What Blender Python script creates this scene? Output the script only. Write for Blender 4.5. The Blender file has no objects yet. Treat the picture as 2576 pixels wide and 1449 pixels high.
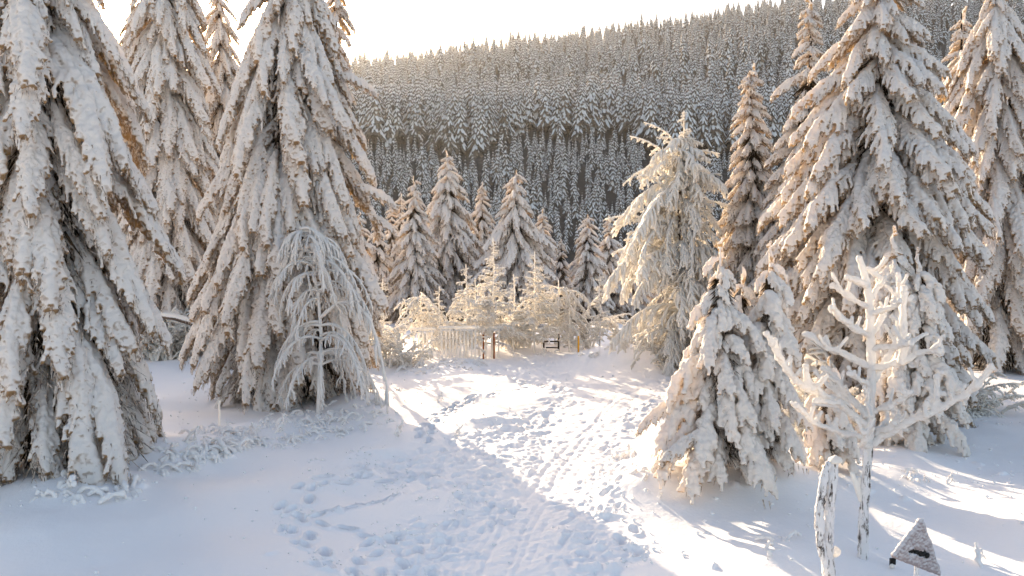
import bpy, math, random
import numpy as np
from mathutils import Vector, Matrix

rnd = random.Random(7)
nr = np.random.default_rng(7)
SC = bpy.context.scene
COL = SC.collection
R = math.radians

# ------------------------------------------------------------------ camera
F = 2230.0            # focal length in the 2576-wide units used for laying out
CAMZ = 4.5
PITCH = math.atan((724.5 - 600) / F)
cam_data = bpy.data.cameras.new('camera')
cam_data.sensor_width = 36.0
cam_data.lens = 36.0 * F / 2576.0
cam_data.clip_start = 0.1
cam_data.clip_end = 6000
cam = bpy.data.objects.new('camera', cam_data)
cam.location = (0, 0, CAMZ)
cam.rotation_euler = (R(90) - PITCH, 0, 0)
COL.objects.link(cam)
SC.camera = cam

# ------------------------------------------------------------------ sky, sun, exposure
SUN_AZ = -24.1        # degrees, from the +Y axis towards -X
SUN_EL = 13.0
world = bpy.data.worlds.new('World')
SC.world = world
world.use_nodes = True
wn = world.node_tree
wn.nodes.clear()
sky = wn.nodes.new('ShaderNodeTexSky')
sky.sky_type = 'NISHITA'
sky.sun_disc = False
sky.sun_elevation = R(SUN_EL)
sky.sun_rotation = R(SUN_AZ)
sky.altitude = 800
sky.air_density = 1.0
sky.dust_density = 4.0
sky.ozone_density = 1.0
bg = wn.nodes.new('ShaderNodeBackground')
bg.inputs['Strength'].default_value = 0.15
wo = wn.nodes.new('ShaderNodeOutputWorld')
tint = wn.nodes.new('ShaderNodeMix'); tint.data_type = 'RGBA'; tint.blend_type = 'MULTIPLY'; tint.inputs['Factor'].default_value = 1.0
tint.inputs['B'].default_value = (1.0, 0.865, 0.775, 1)      # the picture's warm daylight balance
wn.links.new(sky.outputs[0], tint.inputs['A']); wn.links.new(tint.outputs['Result'], bg.inputs[0])
wn.links.new(bg.outputs[0], wo.inputs[0])

sun_data = bpy.data.lights.new('sun', 'SUN')
sun_data.energy = 5.0
sun_data.angle = R(0.6)
sun_data.color = (1.0, 0.79, 0.54)
sun = bpy.data.objects.new('sun', sun_data)
sd = Vector((math.sin(R(SUN_AZ)) * math.cos(R(SUN_EL)), math.cos(R(SUN_AZ)) * math.cos(R(SUN_EL)), math.sin(R(SUN_EL))))
sun.rotation_euler = sd.to_track_quat('Z', 'Y').to_euler()
sun.location = (-20, 40, 30)
COL.objects.link(sun)

SC.view_settings.view_transform = 'Standard'
SC.view_settings.look = 'None'
SC.view_settings.gamma = 1
SC.view_settings.use_curve_mapping = False
SC.view_settings.exposure = 1.62
SC.cycles.max_bounces = 8
SC.cycles.diffuse_bounces = 5
SC.cycles.transmission_bounces = 5
SC.cycles.volume_bounces = 1
SC.cycles.volume_step_rate = 4

# ------------------------------------------------------------------ projection helpers (photo layout -> places in the world)
cp, sp = math.cos(PITCH), math.sin(PITCH)
def at(u, v, Y):
    """world point at depth Y (metres along +Y) that lies in direction (u, v)"""
    rx, rz, ry = (u - 1288) / F, (724.5 - v) / F, 1.0
    y = ry * cp + rz * sp
    z = -ry * sp + rz * cp
    s = Y / y
    return Vector((rx * s, Y, CAMZ + z * s))

def sstep(a, b, x):
    t = np.clip((x - a) / (b - a), 0, 1)
    return t * t * (3 - 2 * t)

BUMPS = []            # (x, y, radius, height) snow mounds
def height(x, y):
    """broad shape of the land"""
    x = np.asarray(x, float); y = np.asarray(y, float)
    z = 0.10 * np.sin(x * 0.33 + 1.0) * np.cos(y * 0.27) + 0.06 * np.sin(x * 0.9 + y * 0.5) + 0.03 * np.sin(x * 1.7 - y * 1.1 + 2)
    for bx, by, br, bh in BUMPS:
        d2 = ((x - bx) ** 2 + (y - by) ** 2) / (br * br)
        z = z + bh * np.exp(-d2)
    z = z - 9.5 * sstep(34, 150, y) * 1.0 - 0.0 * y
    a = np.clip(x / np.maximum(y, 60), -0.9, 0.9)
    u = 1288 + a * F
    # ridge: depth and height
    yr = np.interp(u, [-800, 900, 1700, 2600, 3400], [1700, 1500, 1150, 1000, 1000])
    vr = np.interp(u, [-800, 500, 930, 1288, 1500, 1700, 1900, 2050, 2576, 3400], [340, 265, 212, 163, 137, 108, 68, 52, 45, 30])
    zr = CAMZ + (600 - vr) / F * yr
    z400 = CAMZ + 225.0 / F * 400
    yb = 262.0
    h1 = (z400 + 9) * np.clip((y - yb) / (400 - yb), 0, 1) ** 1.05
    h2 = (zr - z400) * (1 - (1 - np.clip((y - 400) / (yr - 400), 0, 1)) ** 1.25)
    h3 = -0.25 * np.maximum(y - yr, 0)
    und = (np.sin(x * 0.021 + 2) * np.cos(y * 0.017) * 5 + np.sin(x * 0.05 + y * 0.03) * 2) * sstep(260, 600, y)
    return z + h1 + h2 + h3 + und

def ground(u, v):
    """point where direction (u, v) meets the near ground"""
    Y = 20.0
    for _ in range(30):
        p = at(u, v, Y)
        zg = float(height(p.x, p.y))
        d = at(u, v, 1.0) - Vector((0, 0, CAMZ))
        Y = max(4, min(60, (zg - CAMZ) / d.z)) * 0.6 + Y * 0.4
    p = at(u, v, Y)
    p.z = float(height(p.x, p.y))
    return p

for (u, v, r, h) in [(1815, 1205, 1.7, 0.46), (1740, 1215, 1.1, .22), (1920, 1185, 1.1, .25), (150, 1165, 2.8, 0.38), (2290, 1115, 1.6, 0.25), (2085, 1160, 1.0, 0.2),
                     (880, 1000, 1.2, .15), (540, 960, 1.2, .2), (1580, 905, 1.6, .35), (1560, 880, 1.5, .3), (320, 1230, .9, .14), (620, 1110, 2.0, .15), (2250, 1200, .8, .12), (1960, 1400, .6, .08), (430, 1150, .9, .16), (500, 1125, .7, .12), (200, 1235, .7, .14), (90, 1245, .8, .12), (330, 1195, .6, .12), (60, 1320, 1.0, .10), (640, 1075, .8, .12), (1600, 1210, .7, .2)]:
    p = ground(u, v)
    BUMPS.append((p.x, p.y, r, h))

# ------------------------------------------------------------------ materials
def newmat(name):
    m = bpy.data.materials.new(name); m.use_nodes = True
    nt = m.node_tree; nt.nodes.clear()
    out = nt.nodes.new('ShaderNodeOutputMaterial')
    return m, nt, out
def N(nt, kind, **kw):
    n = nt.nodes.new(kind)
    for k, v in kw.items():
        if k.startswith('i_'):
            n.inputs[k[2:].replace('_', ' ')].default_value = v
        else:
            setattr(n, k, v)
    return n
def noise(nt, scale, detail=3, rough=0.6, coord='Object'):
    tc = N(nt, 'ShaderNodeTexCoord')
    n = N(nt, 'ShaderNodeTexNoise')
    n.inputs['Scale'].default_value = scale; n.inputs['Detail'].default_value = detail; n.inputs['Roughness'].default_value = rough
    nt.links.new(tc.outputs[coord], n.inputs['Vector'])
    return n
def ramp(nt, src, p0, p1, c0=(0, 0, 0, 1), c1=(1, 1, 1, 1)):
    r = N(nt, 'ShaderNodeValToRGB')
    r.color_ramp.elements[0].position = p0; r.color_ramp.elements[1].position = p1
    r.color_ramp.elements[0].color = c0; r.color_ramp.elements[1].color = c1
    nt.links.new(src, r.inputs[0])
    return r

def snow_material(name, base=(0.88, 0.87, 0.87), under=None, lo=-0.25, hi=0.15, bump=0.4, bscale=30, transl=0.0, tcol=(0.9, 0.72, 0.5), coord='Object'):
    """white snow; where `under` is given the faces that look down show frosted needles or bark instead"""
    m, nt, out = newmat(name)
    p = N(nt, 'ShaderNodeBsdfPrincipled')
    p.inputs['Roughness'].default_value = 0.65
    p.inputs['Specular IOR Level'].default_value = 0.25
    nz = noise(nt, bscale, 4, 0.65, coord)
    bp = N(nt, 'ShaderNodeBump'); bp.inputs['Strength'].default_value = bump; bp.inputs['Distance'].default_value = 0.02
    nt.links.new(nz.outputs['Fac'], bp.inputs['Height'])
    nt.links.new(bp.outputs[0], p.inputs['Normal'])
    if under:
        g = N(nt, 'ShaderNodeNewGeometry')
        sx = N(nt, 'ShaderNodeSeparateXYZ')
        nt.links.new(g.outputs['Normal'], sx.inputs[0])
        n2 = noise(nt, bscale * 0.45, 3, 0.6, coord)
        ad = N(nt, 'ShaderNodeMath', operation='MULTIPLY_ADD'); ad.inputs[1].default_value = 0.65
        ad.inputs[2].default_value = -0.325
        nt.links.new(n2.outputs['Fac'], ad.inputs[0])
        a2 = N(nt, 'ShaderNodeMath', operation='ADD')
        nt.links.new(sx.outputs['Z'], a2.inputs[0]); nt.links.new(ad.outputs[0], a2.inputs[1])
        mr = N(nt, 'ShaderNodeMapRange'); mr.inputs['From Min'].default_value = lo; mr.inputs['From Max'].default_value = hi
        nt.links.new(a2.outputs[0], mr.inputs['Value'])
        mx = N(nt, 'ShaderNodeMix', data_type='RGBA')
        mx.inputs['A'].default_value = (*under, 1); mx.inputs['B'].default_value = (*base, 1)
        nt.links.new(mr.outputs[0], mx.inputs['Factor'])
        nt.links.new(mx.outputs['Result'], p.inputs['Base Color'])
    else:
        p.inputs['Base Color'].default_value = (*base, 1)
    if transl > 0:
        t = N(nt, 'ShaderNodeBsdfTranslucent'); t.inputs['Color'].default_value = (*tcol, 1)
        ms = N(nt, 'ShaderNodeMixShader'); ms.inputs[0].default_value = transl
        nt.links.new(p.outputs[0], ms.inputs[1]); nt.links.new(t.outputs[0], ms.inputs[2])
        nt.links.new(ms.outputs[0], out.inputs['Surface'])
    else:
        nt.links.new(p.outputs[0], out.inputs['Surface'])
    return m

def plain_material(name, c0, c1, scale=20, rough=0.9, bump=0.5, transl=0.0, lo=.35, hi=.65):
    m, nt, out = newmat(name)
    p = N(nt, 'ShaderNodeBsdfPrincipled')
    p.inputs['Roughness'].default_value = rough
    p.inputs['Specular IOR Level'].default_value = 0.2
    nz = noise(nt, scale, 4, 0.65)
    r = ramp(nt, nz.outputs['Fac'], lo, hi, (*c0, 1), (*c1, 1))
    nt.links.new(r.outputs[0], p.inputs['Base Color'])
    bp = N(nt, 'ShaderNodeBump'); bp.inputs['Strength'].default_value = bump; bp.inputs['Distance'].default_value = 0.02
    nt.links.new(nz.outputs['Fac'], bp.inputs['Height']); nt.links.new(bp.outputs[0], p.inputs['Normal'])
    if transl > 0:
        t = N(nt, 'ShaderNodeBsdfTranslucent'); nt.links.new(r.outputs[0], t.inputs['Color'])
        ms = N(nt, 'ShaderNodeMixShader'); ms.inputs[0].default_value = transl
        nt.links.new(p.outputs[0], ms.inputs[1]); nt.links.new(t.outputs[0], ms.inputs[2])
        nt.links.new(ms.outputs[0], out.inputs['Surface'])
    else:
        nt.links.new(p.outputs[0], out.inputs['Surface'])
    return m

def bark_material(name, dark, light, lo, hi):
    m, nt, out = newmat(name)
    p = N(nt, 'ShaderNodeBsdfPrincipled'); p.inputs['Roughness'].default_value = .9; p.inputs['Specular IOR Level'].default_value = .2
    tc = N(nt, 'ShaderNodeTexCoord'); mp_ = N(nt, 'ShaderNodeMapping'); mp_.inputs['Scale'].default_value = (1, 1, .22)
    nt.links.new(tc.outputs['Object'], mp_.inputs[0])
    n1 = N(nt, 'ShaderNodeTexNoise'); n1.inputs['Scale'].default_value = 16; n1.inputs['Detail'].default_value = 5; n1.inputs['Roughness'].default_value = .7; n1.inputs['Distortion'].default_value = .6
    nt.links.new(mp_.outputs[0], n1.inputs['Vector'])
    r = ramp(nt, n1.outputs['Fac'], lo, hi, (*dark, 1), (*light, 1)); nt.links.new(r.outputs[0], p.inputs['Base Color'])
    n2 = noise(nt, 45, 4, .7); bp = N(nt, 'ShaderNodeBump'); bp.inputs['Strength'].default_value = 1; bp.inputs['Distance'].default_value = .02
    nt.links.new(n2.outputs['Fac'], bp.inputs['Height']); nt.links.new(bp.outputs[0], p.inputs['Normal'])
    nt.links.new(p.outputs[0], out.inputs['Surface'])
    return m
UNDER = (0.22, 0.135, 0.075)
M_GROUND = snow_material('ground_snow', (0.88, 0.87, 0.88), bump=0.6, bscale=11)
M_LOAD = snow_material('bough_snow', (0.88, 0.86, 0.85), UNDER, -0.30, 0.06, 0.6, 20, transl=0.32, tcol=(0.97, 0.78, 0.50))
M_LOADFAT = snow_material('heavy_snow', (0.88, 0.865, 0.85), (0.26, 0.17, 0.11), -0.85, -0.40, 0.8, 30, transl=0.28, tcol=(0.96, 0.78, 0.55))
M_FRINGE = plain_material('frosted_needles', (0.13, 0.075, 0.04), (0.82, 0.74, 0.66), 16, 0.9, 0.2, transl=0.3, lo=.34, hi=.56)
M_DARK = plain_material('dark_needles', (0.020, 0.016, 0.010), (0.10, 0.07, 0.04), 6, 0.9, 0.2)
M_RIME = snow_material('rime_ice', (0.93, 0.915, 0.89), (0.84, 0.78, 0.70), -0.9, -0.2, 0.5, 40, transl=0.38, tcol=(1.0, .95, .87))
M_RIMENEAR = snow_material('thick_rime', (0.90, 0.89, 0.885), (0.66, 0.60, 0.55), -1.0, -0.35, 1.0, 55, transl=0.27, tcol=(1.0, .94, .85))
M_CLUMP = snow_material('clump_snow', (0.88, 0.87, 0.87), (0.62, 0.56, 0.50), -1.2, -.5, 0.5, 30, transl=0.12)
M_BARK = plain_material('dark_bark', (0.012, 0.009, 0.007), (0.06, 0.045, 0.035), 18, 0.95, 0.8)
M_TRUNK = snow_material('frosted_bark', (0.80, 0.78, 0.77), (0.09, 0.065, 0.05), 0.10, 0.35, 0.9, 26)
M_FRBARK = bark_material('rime_crusted_bark', (0.06, 0.045, 0.036), (0.80, 0.79, 0.80), .39, .49)
M_FARSNOW = snow_material('forest_snow', (0.90, 0.89, 0.89), (0.10, 0.08, 0.06), -0.3, 0.3, 0.0, 1.2, transl=0.12)
M_FARDARK = plain_material('forest_needles', (0.035, 0.028, 0.022), (0.26, 0.21, 0.165), 1.5, 0.9, 0.0)
M_FARTRUNK = plain_material('forest_trunk_bark', (0.05, 0.035, 0.025), (0.22, 0.17, 0.13), 0.8, 0.9, 0.0)
M_ORANGE = plain_material('orange_brown_wood', (0.20, 0.06, 0.015), (0.34, 0.11, 0.025), 12, 0.8, 0.3)
M_YELLOW = plain_material('yellow_paint', (0.62, 0.30, 0.02), (0.75, 0.42, 0.04), 12, 0.6, 0.2)
M_BLACK = plain_material('black_paint', (0.006, 0.006, 0.006), (0.012, 0.011, 0.010), 12, 0.5, 0.1)
M_RED = plain_material('red_paint', (0.30, 0.02, 0.015), (0.42, 0.035, 0.02), 12, 0.5, 0.1)
M_WHITEP = plain_material('white_sign_face', (0.65, 0.65, 0.66), (0.75, 0.75, 0.76), 12, 0.5, 0.1)

# ------------------------------------------------------------------ mesh collecting
class MB:
    def __init__(s):
        s.V = []; s.Q = []; s.T = []; s.n = 0; s.qm = []; s.tm = []
    def add(s, v, quads=None, tris=None, mat=0):
        v = np.asarray(v, float)
        if quads is not None and len(quads):
            q = np.asarray(quads, int) + s.n; s.Q.append(q); s.qm.append(np.full(len(q), mat))
        if tris is not None and len(tris):
            t = np.asarray(tris, int) + s.n; s.T.append(t); s.tm.append(np.full(len(t), mat))
        s.V.append(v); s.n += len(v)
    def tube(s, P, r, sides=6, mat=0, flat=1.0):
        P = np.asarray(P, float); r = np.broadcast_to(np.asarray(r, float), (len(P),))
        n = len(P)
        T = np.gradient(P, axis=0)
        T /= np.linalg.norm(T, axis=1)[:, None] + 1e-9
        ref = np.array([0, 0, 1.0]) if abs(T[:, 2]).mean() < 0.8 else np.array([1.0, 0, 0])
        A = np.cross(T, ref); A /= np.linalg.norm(A, axis=1)[:, None] + 1e-9
        B = np.cross(A, T)
        ang = np.arange(sides) * (2 * math.pi / sides)
        ring = (A[:, None, :] * np.cos(ang)[None, :, None] + B[:, None, :] * np.sin(ang)[None, :, None] * flat) * r[:, None, None] + P[:, None, :]
        V = ring.reshape(-1, 3)
        e0 = P[0] - T[0] * r[0] * 0.5; e1 = P[-1] + T[-1] * r[-1] * 0.7
        V = np.vstack([V, e0, e1])
        i = np.arange(n - 1)[:, None] * sides; j = np.arange(sides)[None, :]; j2 = (j + 1) % sides
        Q = np.stack([i + j, i + j2, i + sides + j2, i + sides + j], -1).reshape(-1, 4)
        jj = np.arange(sides)
        T0 = np.stack([np.full(sides, n * sides), (jj + 1) % sides, jj], -1)
        b = (n - 1) * sides
        T1 = np.stack([np.full(sides, n * sides + 1), b + jj, b + (jj + 1) % sides], -1)
        s.add(V, Q, np.vstack([T0, T1]), mat)
    def spikes(s, base, d, length, r, mat=0):
        """many thin three-sided spikes at once"""
        base = np.asarray(base, float); d = np.asarray(d, float); k = len(base)
        d = d / (np.linalg.norm(d, axis=1)[:, None] + 1e-9)
        ref = nr.normal(size=(k, 3))
        A = np.cross(d, ref); A /= np.linalg.norm(A, axis=1)[:, None] + 1e-9
        B = np.cross(d, A)
        r = np.broadcast_to(r, (k,)); length = np.broadcast_to(length, (k,))
        V = np.empty((k, 4, 3))
        for q in range(3):
            c, sn = math.cos(q * 2.094), math.sin(q * 2.094)
            V[:, q] = base + (A * c + B * sn) * r[:, None]
        V[:, 3] = base + d * length[:, None]
        o = np.arange(k)[:, None] * 4
        T = np.concatenate([o + [0, 1, 3], o + [1, 2, 3], o + [2, 0, 3]])
        s.add(V.reshape(-1, 3), None, T, mat)
    def box(s, c, size, mat=0, rot=None):
        hx, hy, hz = [q / 2 for q in size]
        v = np.array([[x, y, z] for z in (-hz, hz) for y in (-hy, hy) for x in (-hx, hx)])
        if rot is not None: v = v @ np.array(rot.to_3x3()).T
        s.add(v + np.array(c), [[0, 2, 3, 1], [4, 5, 7, 6], [0, 1, 5, 4], [2, 6, 7, 3], [0, 4, 6, 2], [1, 3, 7, 5]], None, mat)
    def mesh(s, name, mats, smooth=True):
        me = bpy.data.meshes.new(name)
        V = np.vstack(s.V)
        Q = np.vstack(s.Q) if s.Q else np.zeros((0, 4), int)
        T = np.vstack(s.T) if s.T else np.zeros((0, 3), int)
        nl = Q.size + T.size
        me.vertices.add(len(V)); me.vertices.foreach_set('co', V.ravel())
        me.loops.add(nl); me.loops.foreach_set('vertex_index', np.concatenate([Q.ravel(), T.ravel()]).astype(np.int32))
        me.polygons.add(len(Q) + len(T))
        st = np.concatenate([np.arange(len(Q)) * 4, Q.size + np.arange(len(T)) * 3]).astype(np.int32)
        me.polygons.foreach_set('loop_start', st)
        for m in mats: me.materials.append(m)
        mi = np.concatenate(s.qm + s.tm).astype(np.int32)
        me.polygons.foreach_set('material_index', mi)
        me.polygons.foreach_set('use_smooth', np.full(len(Q) + len(T), smooth))
        me.update(calc_edges=True)
        return me

def fuse(mb, name, voxel, mats, disp=0.0, dscale=0.15, seedoff=0, smooth=1):
    """melt the collected tubes into one lumpy skin"""
    me = mb.mesh(name + '_raw', mats[:1])
    o = bpy.data.objects.new('tmp', me); COL.objects.link(o)
    m = o.modifiers.new('r', 'REMESH'); m.mode = 'VOXEL'; m.voxel_size = voxel; m.use_smooth_shade = True
    if smooth:
        q = o.modifiers.new('s', 'SMOOTH'); q.iterations = smooth; q.factor = 0.5
    if disp > 0:
        tex = bpy.data.textures.new('lumps', 'CLOUDS'); tex.noise_scale = dscale; tex.noise_depth = 2
        dm = o.modifiers.new('d', 'DISPLACE'); dm.texture = tex; dm.strength = disp; dm.mid_level = 0.5
        dm.texture_coords = 'LOCAL'
    dg = bpy.context.evaluated_depsgraph_get()
    ev = o.evaluated_get(dg)
    res = bpy.data.meshes.new_from_object(ev, depsgraph=dg)
    res.name = name
    bpy.data.objects.remove(o); bpy.data.meshes.remove(me)
    res.materials.clear()
    for mm in mats: res.materials.append(mm)
    return res

def join_meshes(a, mb, mats, name):
    """append the raw geometry of mb (its material slots kept) to the fused mesh a"""
    nv = len(a.vertices); V = np.empty(nv * 3); a.vertices.foreach_get('co', V)
    out = MB()
    nl = len(a.loops); L = np.empty(nl, np.int32); a.loops.foreach_get('vertex_index', L)
    npoly = len(a.polygons); S = np.empty(npoly, np.int32); a.polygons.foreach_get('loop_start', S)
    tot = np.diff(np.append(S, nl))
    q = S[tot == 4]; t = S[tot == 3]
    out.add(V.reshape(-1, 3), L[q[:, None] + np.arange(4)] if len(q) else None, L[t[:, None] + np.arange(3)] if len(t) else None, 0)
    for v in mb.V: pass
    off = out.n
    out.V.append(np.vstack(mb.V)); 
    for Qx, m in zip(mb.Q, mb.qm): out.Q.append(Qx + off); out.qm.append(m)
    for Tx, m in zip(mb.T, mb.tm): out.T.append(Tx + off); out.tm.append(m)
    out.n += mb.n
    bpy.data.meshes.remove(a)
    return out.mesh(name, mats)

def obj(name, me, parent=None, loc=(0, 0, 0), rot=(0, 0, 0), scale=1.0, **props):
    o = bpy.data.objects.new(name, me); COL.objects.link(o)
    o.location = loc; o.rotation_euler = rot
    o.scale = (scale,) * 3 if isinstance(scale, (int, float)) else scale
    if parent is not None: o.parent = parent
    for k, v in props.items(): o[k] = v
    return o
def thing(name, label, cat, loc, group=None, rot=0.0):
    o = bpy.data.objects.new(name, None); COL.objects.link(o)
    o.empty_display_size = 0.3
    o.location = loc; o.rotation_euler = (0, 0, rot)
    o['label'] = label; o['category'] = cat
    if group: o['group'] = group
    return o

def wob(n, amp, step=1.0):
    """smooth random wobble, n samples"""
    k = max(3, int(n / step) + 2)
    return np.interp(np.linspace(0, k - 1, n), np.arange(k), nr.normal(size=k)) * amp

# ------------------------------------------------------------------ near snow ground with path, footprints and tracks
GX0, GX1, GY0, GY1, CELL = -17.0, 17.0, 5.0, 41.0, 0.03
NX, NY = int((GX1 - GX0) / CELL) + 1, int((GY1 - GY0) / CELL) + 1
REL = np.zeros((NY, NX), np.float32)
def rnoise(cell_m, amp, ax=1.0):
    kx, ky = int((GX1 - GX0) / cell_m) + 3, int((GY1 - GY0) / (cell_m * ax)) + 3
    g = nr.normal(size=(ky, kx)).astype(np.float32)
    xi = np.linspace(0, kx - 2.001, NX); yi = np.linspace(0, ky - 2.001, NY)
    x0 = xi.astype(int); y0 = yi.astype(int)
    fx = (xi - x0).astype(np.float32); fy = (yi - y0).astype(np.float32)
    fx = fx * fx * (3 - 2 * fx); fy = fy * fy * (3 - 2 * fy)
    rows = g[:, x0] * (1 - fx) + g[:, x0 + 1] * fx
    return (rows[y0] * (1 - fy)[:, None] + rows[y0 + 1] * fy[:, None]) * amp
def gp(u, v):
    p = ground(u, v); return (p.x, p.y)
def poly_mask(poly, soft):
    P = np.array(poly)
    yy = np.linspace(GY0, GY1, NY)[:, None]; xx = np.linspace(GX0, GX1, NX)[None, :]
    xx = xx + rn_a; yy = yy + rn_b
    inside = np.zeros((NY, NX), bool); dist = np.full((NY, NX), 1e9, np.float32)
    for i in range(len(P)):
        x1, y1 = P[i]; x2, y2 = P[(i + 1) % len(P)]
        if y1 != y2:
            c = ((y1 > yy) != (y2 > yy)) & (xx < (x2 - x1) * (yy - y1) / (y2 - y1) + x1)
            inside ^= c
        dx, dy = x2 - x1, y2 - y1
        t = np.clip(((xx - x1) * dx + (yy - y1) * dy) / (dx * dx + dy * dy + 1e-9), 0, 1)
        dist = np.minimum(dist, np.hypot(xx - x1 - t * dx, yy - y1 - t * dy))
    sd_ = np.where(inside, dist, -dist)
    return np.clip(sd_ / soft + 0.5, 0, 1)
rn_a = rnoise(0.5, 0.16); rn_b = rnoise(0.5, 0.25)
trample_poly = [gp(*q) for q in [(1270, 893), (1420, 893), (1560, 888), (1700, 905), (1712, 960), (1700, 1010), (1630, 1045), (1600, 1110), (1585, 1180), (1550, 1260), (1545, 1320), (1590, 1400), (1600, 1500), (1560, 1600),
                                 (1000, 1600), (960, 1440), (1010, 1380), (1000, 1340), (1090, 1290), (1150, 1250), (1010, 1215), (900, 1165), (930, 1150), (1060, 1125), (1110, 1095), (1180, 1075), (1290, 1050), (1360, 1010), (1400, 975), (1290, 960), (1200, 935)]]
core_poly = [gp(*q) for q in [(1480, 900), (1660, 910), (1650, 990), (1570, 1040), (1500, 1120), (1440, 1240), (1420, 1350), (1440, 1600), (1130, 1600), (1160, 1440), (1260, 1290), (1330, 1180), (1400, 1080), (1450, 1000), (1440, 940)]]
TR = poly_mask(trample_poly, 0.5)
CORE = poly_mask(core_poly, 0.9)
print_rough = rnoise(0.45, 0.022) + rnoise(0.22, 0.022) + rnoise(0.11, 0.018) + rnoise(.06, .009)
pack_rough = rnoise(0.35, 0.012, 0.8) + rnoise(0.12, 0.010, 0.7) + rnoise(0.06, 0.006)
REL += TR * (-0.07 + (1 - CORE) * np.abs(print_rough) * 1.15 + CORE * pack_rough * .8)
yy1 = np.linspace(GY0, GY1, NY); xx1 = np.linspace(GX0, GX1, NX)
def stamp(x, y, a, length=0.30, width=0.13, depth=0.10, rim=0.03):
    """one boot hole with a pushed-up rim"""
    rr = 0.45
    i0, i1 = int((x - rr - GX0) / CELL), int((x + rr - GX0) / CELL) + 1
    j0, j1 = int((y - rr - GY0) / CELL), int((y + rr - GY0) / CELL) + 1
    if i0 < 0 or j0 < 0 or i1 >= NX or j1 >= NY: return
    X = xx1[i0:i1][None, :] - x; Yg = yy1[j0:j1][:, None] - y
    c, s = math.cos(a), math.sin(a)
    du = (X * c + Yg * s) / (length / 2); dv = (-X * s + Yg * c) / (width / 2)
    d = np.sqrt(du * du + dv * dv)
    REL[j0:j1, i0:i1] += (-depth * (1 / (1 + np.exp((d - 1) * 7))) + rim * np.exp(-((d - 1.45) / 0.35) ** 2)).astype(np.float32)
def groove(pts, w=0.05, depth=0.03):
    P = [gp(*q) for q in pts]
    for (x1, y1), (x2, y2) in zip(P[:-1], P[1:]):
        L = math.hypot(x2 - x1, y2 - y1); n = int(L / 0.03) + 1
        for k in range(n):
            x, y = x1 + (x2 - x1) * k / n, y1 + (y2 - y1) * k / n
            i0, i1 = int((x - 0.15 - GX0) / CELL), int((x + 0.15 - GX0) / CELL) + 1
            j0, j1 = int((y - 0.06 - GY0) / CELL), int((y + 0.06 - GY0) / CELL) + 1
            if i0 < 0 or j0 < 0 or i1 >= NX or j1 >= NY: continue
            d = np.abs(xx1[i0:i1] - x)[None, :] * np.ones((j1 - j0, 1))
            tgt = -depth * np.exp(-(d / w) ** 2) * 0.10
            REL[j0:j1, i0:i1] += tgt.astype(np.float32)
def trail(pts, step=0.5, spread=0.14, **kw):
    P = [gp(*q) for q in pts]; side = 1
    for (x1, y1), (x2, y2) in zip(P[:-1], P[1:]):
        L = math.hypot(x2 - x1, y2 - y1); a = math.atan2(y2 - y1, x2 - x1); n = max(1, round(L / step))
        for k in range(n):
            side = -side
            x = x1 + (x2 - x1) * (k + .5) / n - math.sin(a) * spread * side + rnd.uniform(-.04, .04)
            y = y1 + (y2 - y1) * (k + .5) / n + math.cos(a) * spread * side + rnd.uniform(-.04, .04)
            stamp(x, y, a + rnd.uniform(-.25, .25), depth=rnd.uniform(.12, .19), rim=.045, **kw)
leftloop = [(930, 1165), (860, 1205), (800, 1215), (760, 1245), (725, 1285), (745, 1325), (790, 1365), (800, 1400), (850, 1440), (900, 1500)]
trail(leftloop, 0.42, 0.16); trail([(u + 12, v + 6) for u, v in leftloop[2:]], 0.55, 0.1)
trail([(790, 1300), (900, 1325), (960, 1350), (1010, 1350)], 0.45, .05, width=.10)
trail([(770, 1295), (900, 1270), (1000, 1245)], 0.3, .03, width=.10)
trail([(900, 1175), (1000, 1190), (1100, 1200)], 0.4)
trail([(830, 1215), (950, 1205), (1060, 1200)], 0.4)
trail([(960, 1350), (920, 1400), (930, 1460), (960, 1520)], 0.5)
trail([(1010, 1340), (1030, 1400), (1080, 1460), (1100, 1550)], 0.5)
trail([(1060, 1120), (1075, 1070), (1110, 1035), (1180, 1005), (1280, 985), (1380, 970)], 0.42, .14)
trail([(1066, 1115), (1085, 1065), (1140, 1025), (1200, 1000)], 0.5, .1)
trail([(1230, 935), (1300, 955), (1420, 975)], 0.4)
trail([(1580, 1410), (1600, 1370), (1570, 1320)], 0.5)
ys, xs = np.where((TR > 0.6) & (CORE < 0.5))
for k in nr.integers(0, len(ys), 900):
    stamp(xx1[xs[k]], yy1[ys[k]], rnd.gauss(1.4, .6), depth=rnd.uniform(.015, .055), rim=rnd.uniform(.005, .02), length=rnd.uniform(.15, .30), width=rnd.uniform(.08, .14))
ys, xs = np.where(CORE > 0.5)
for k in nr.integers(0, len(ys), 200):
    stamp(xx1[xs[k]], yy1[ys[k]], rnd.gauss(1.4, .4), depth=rnd.uniform(.006, .02), rim=rnd.uniform(.0, .006))
def z2(X, Y): return (966 + X * .3111, 869.4 + Y * .3111)
ga = [z2(*q) for q in [(1880, 400), (1690, 620), (1560, 720), (1400, 880), (1290, 990), (1240, 1100), (1120, 1250), (990, 1420), (880, 1600), (760, 1860)]]
gb = [z2(*q) for q in [(1960, 400), (1760, 560), (1620, 720), (1500, 880), (1400, 1000), (1350, 1130), (1230, 1280), (1130, 1449), (1060, 1650), (960, 1860)]]
for g_ in (ga, gb):
    groove(g_, .035, .05)
groove([(u - 26, v) for u, v in ga], .03, .03); groove([(u + 20, v + 4) for u, v in gb], .03, .03); groove([(u - 50, v + 6) for u, v in ga[2:]], .03, .03)
groove([(u + 48, v + 4) for u, v in gb[3:]], .03, .025)
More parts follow.
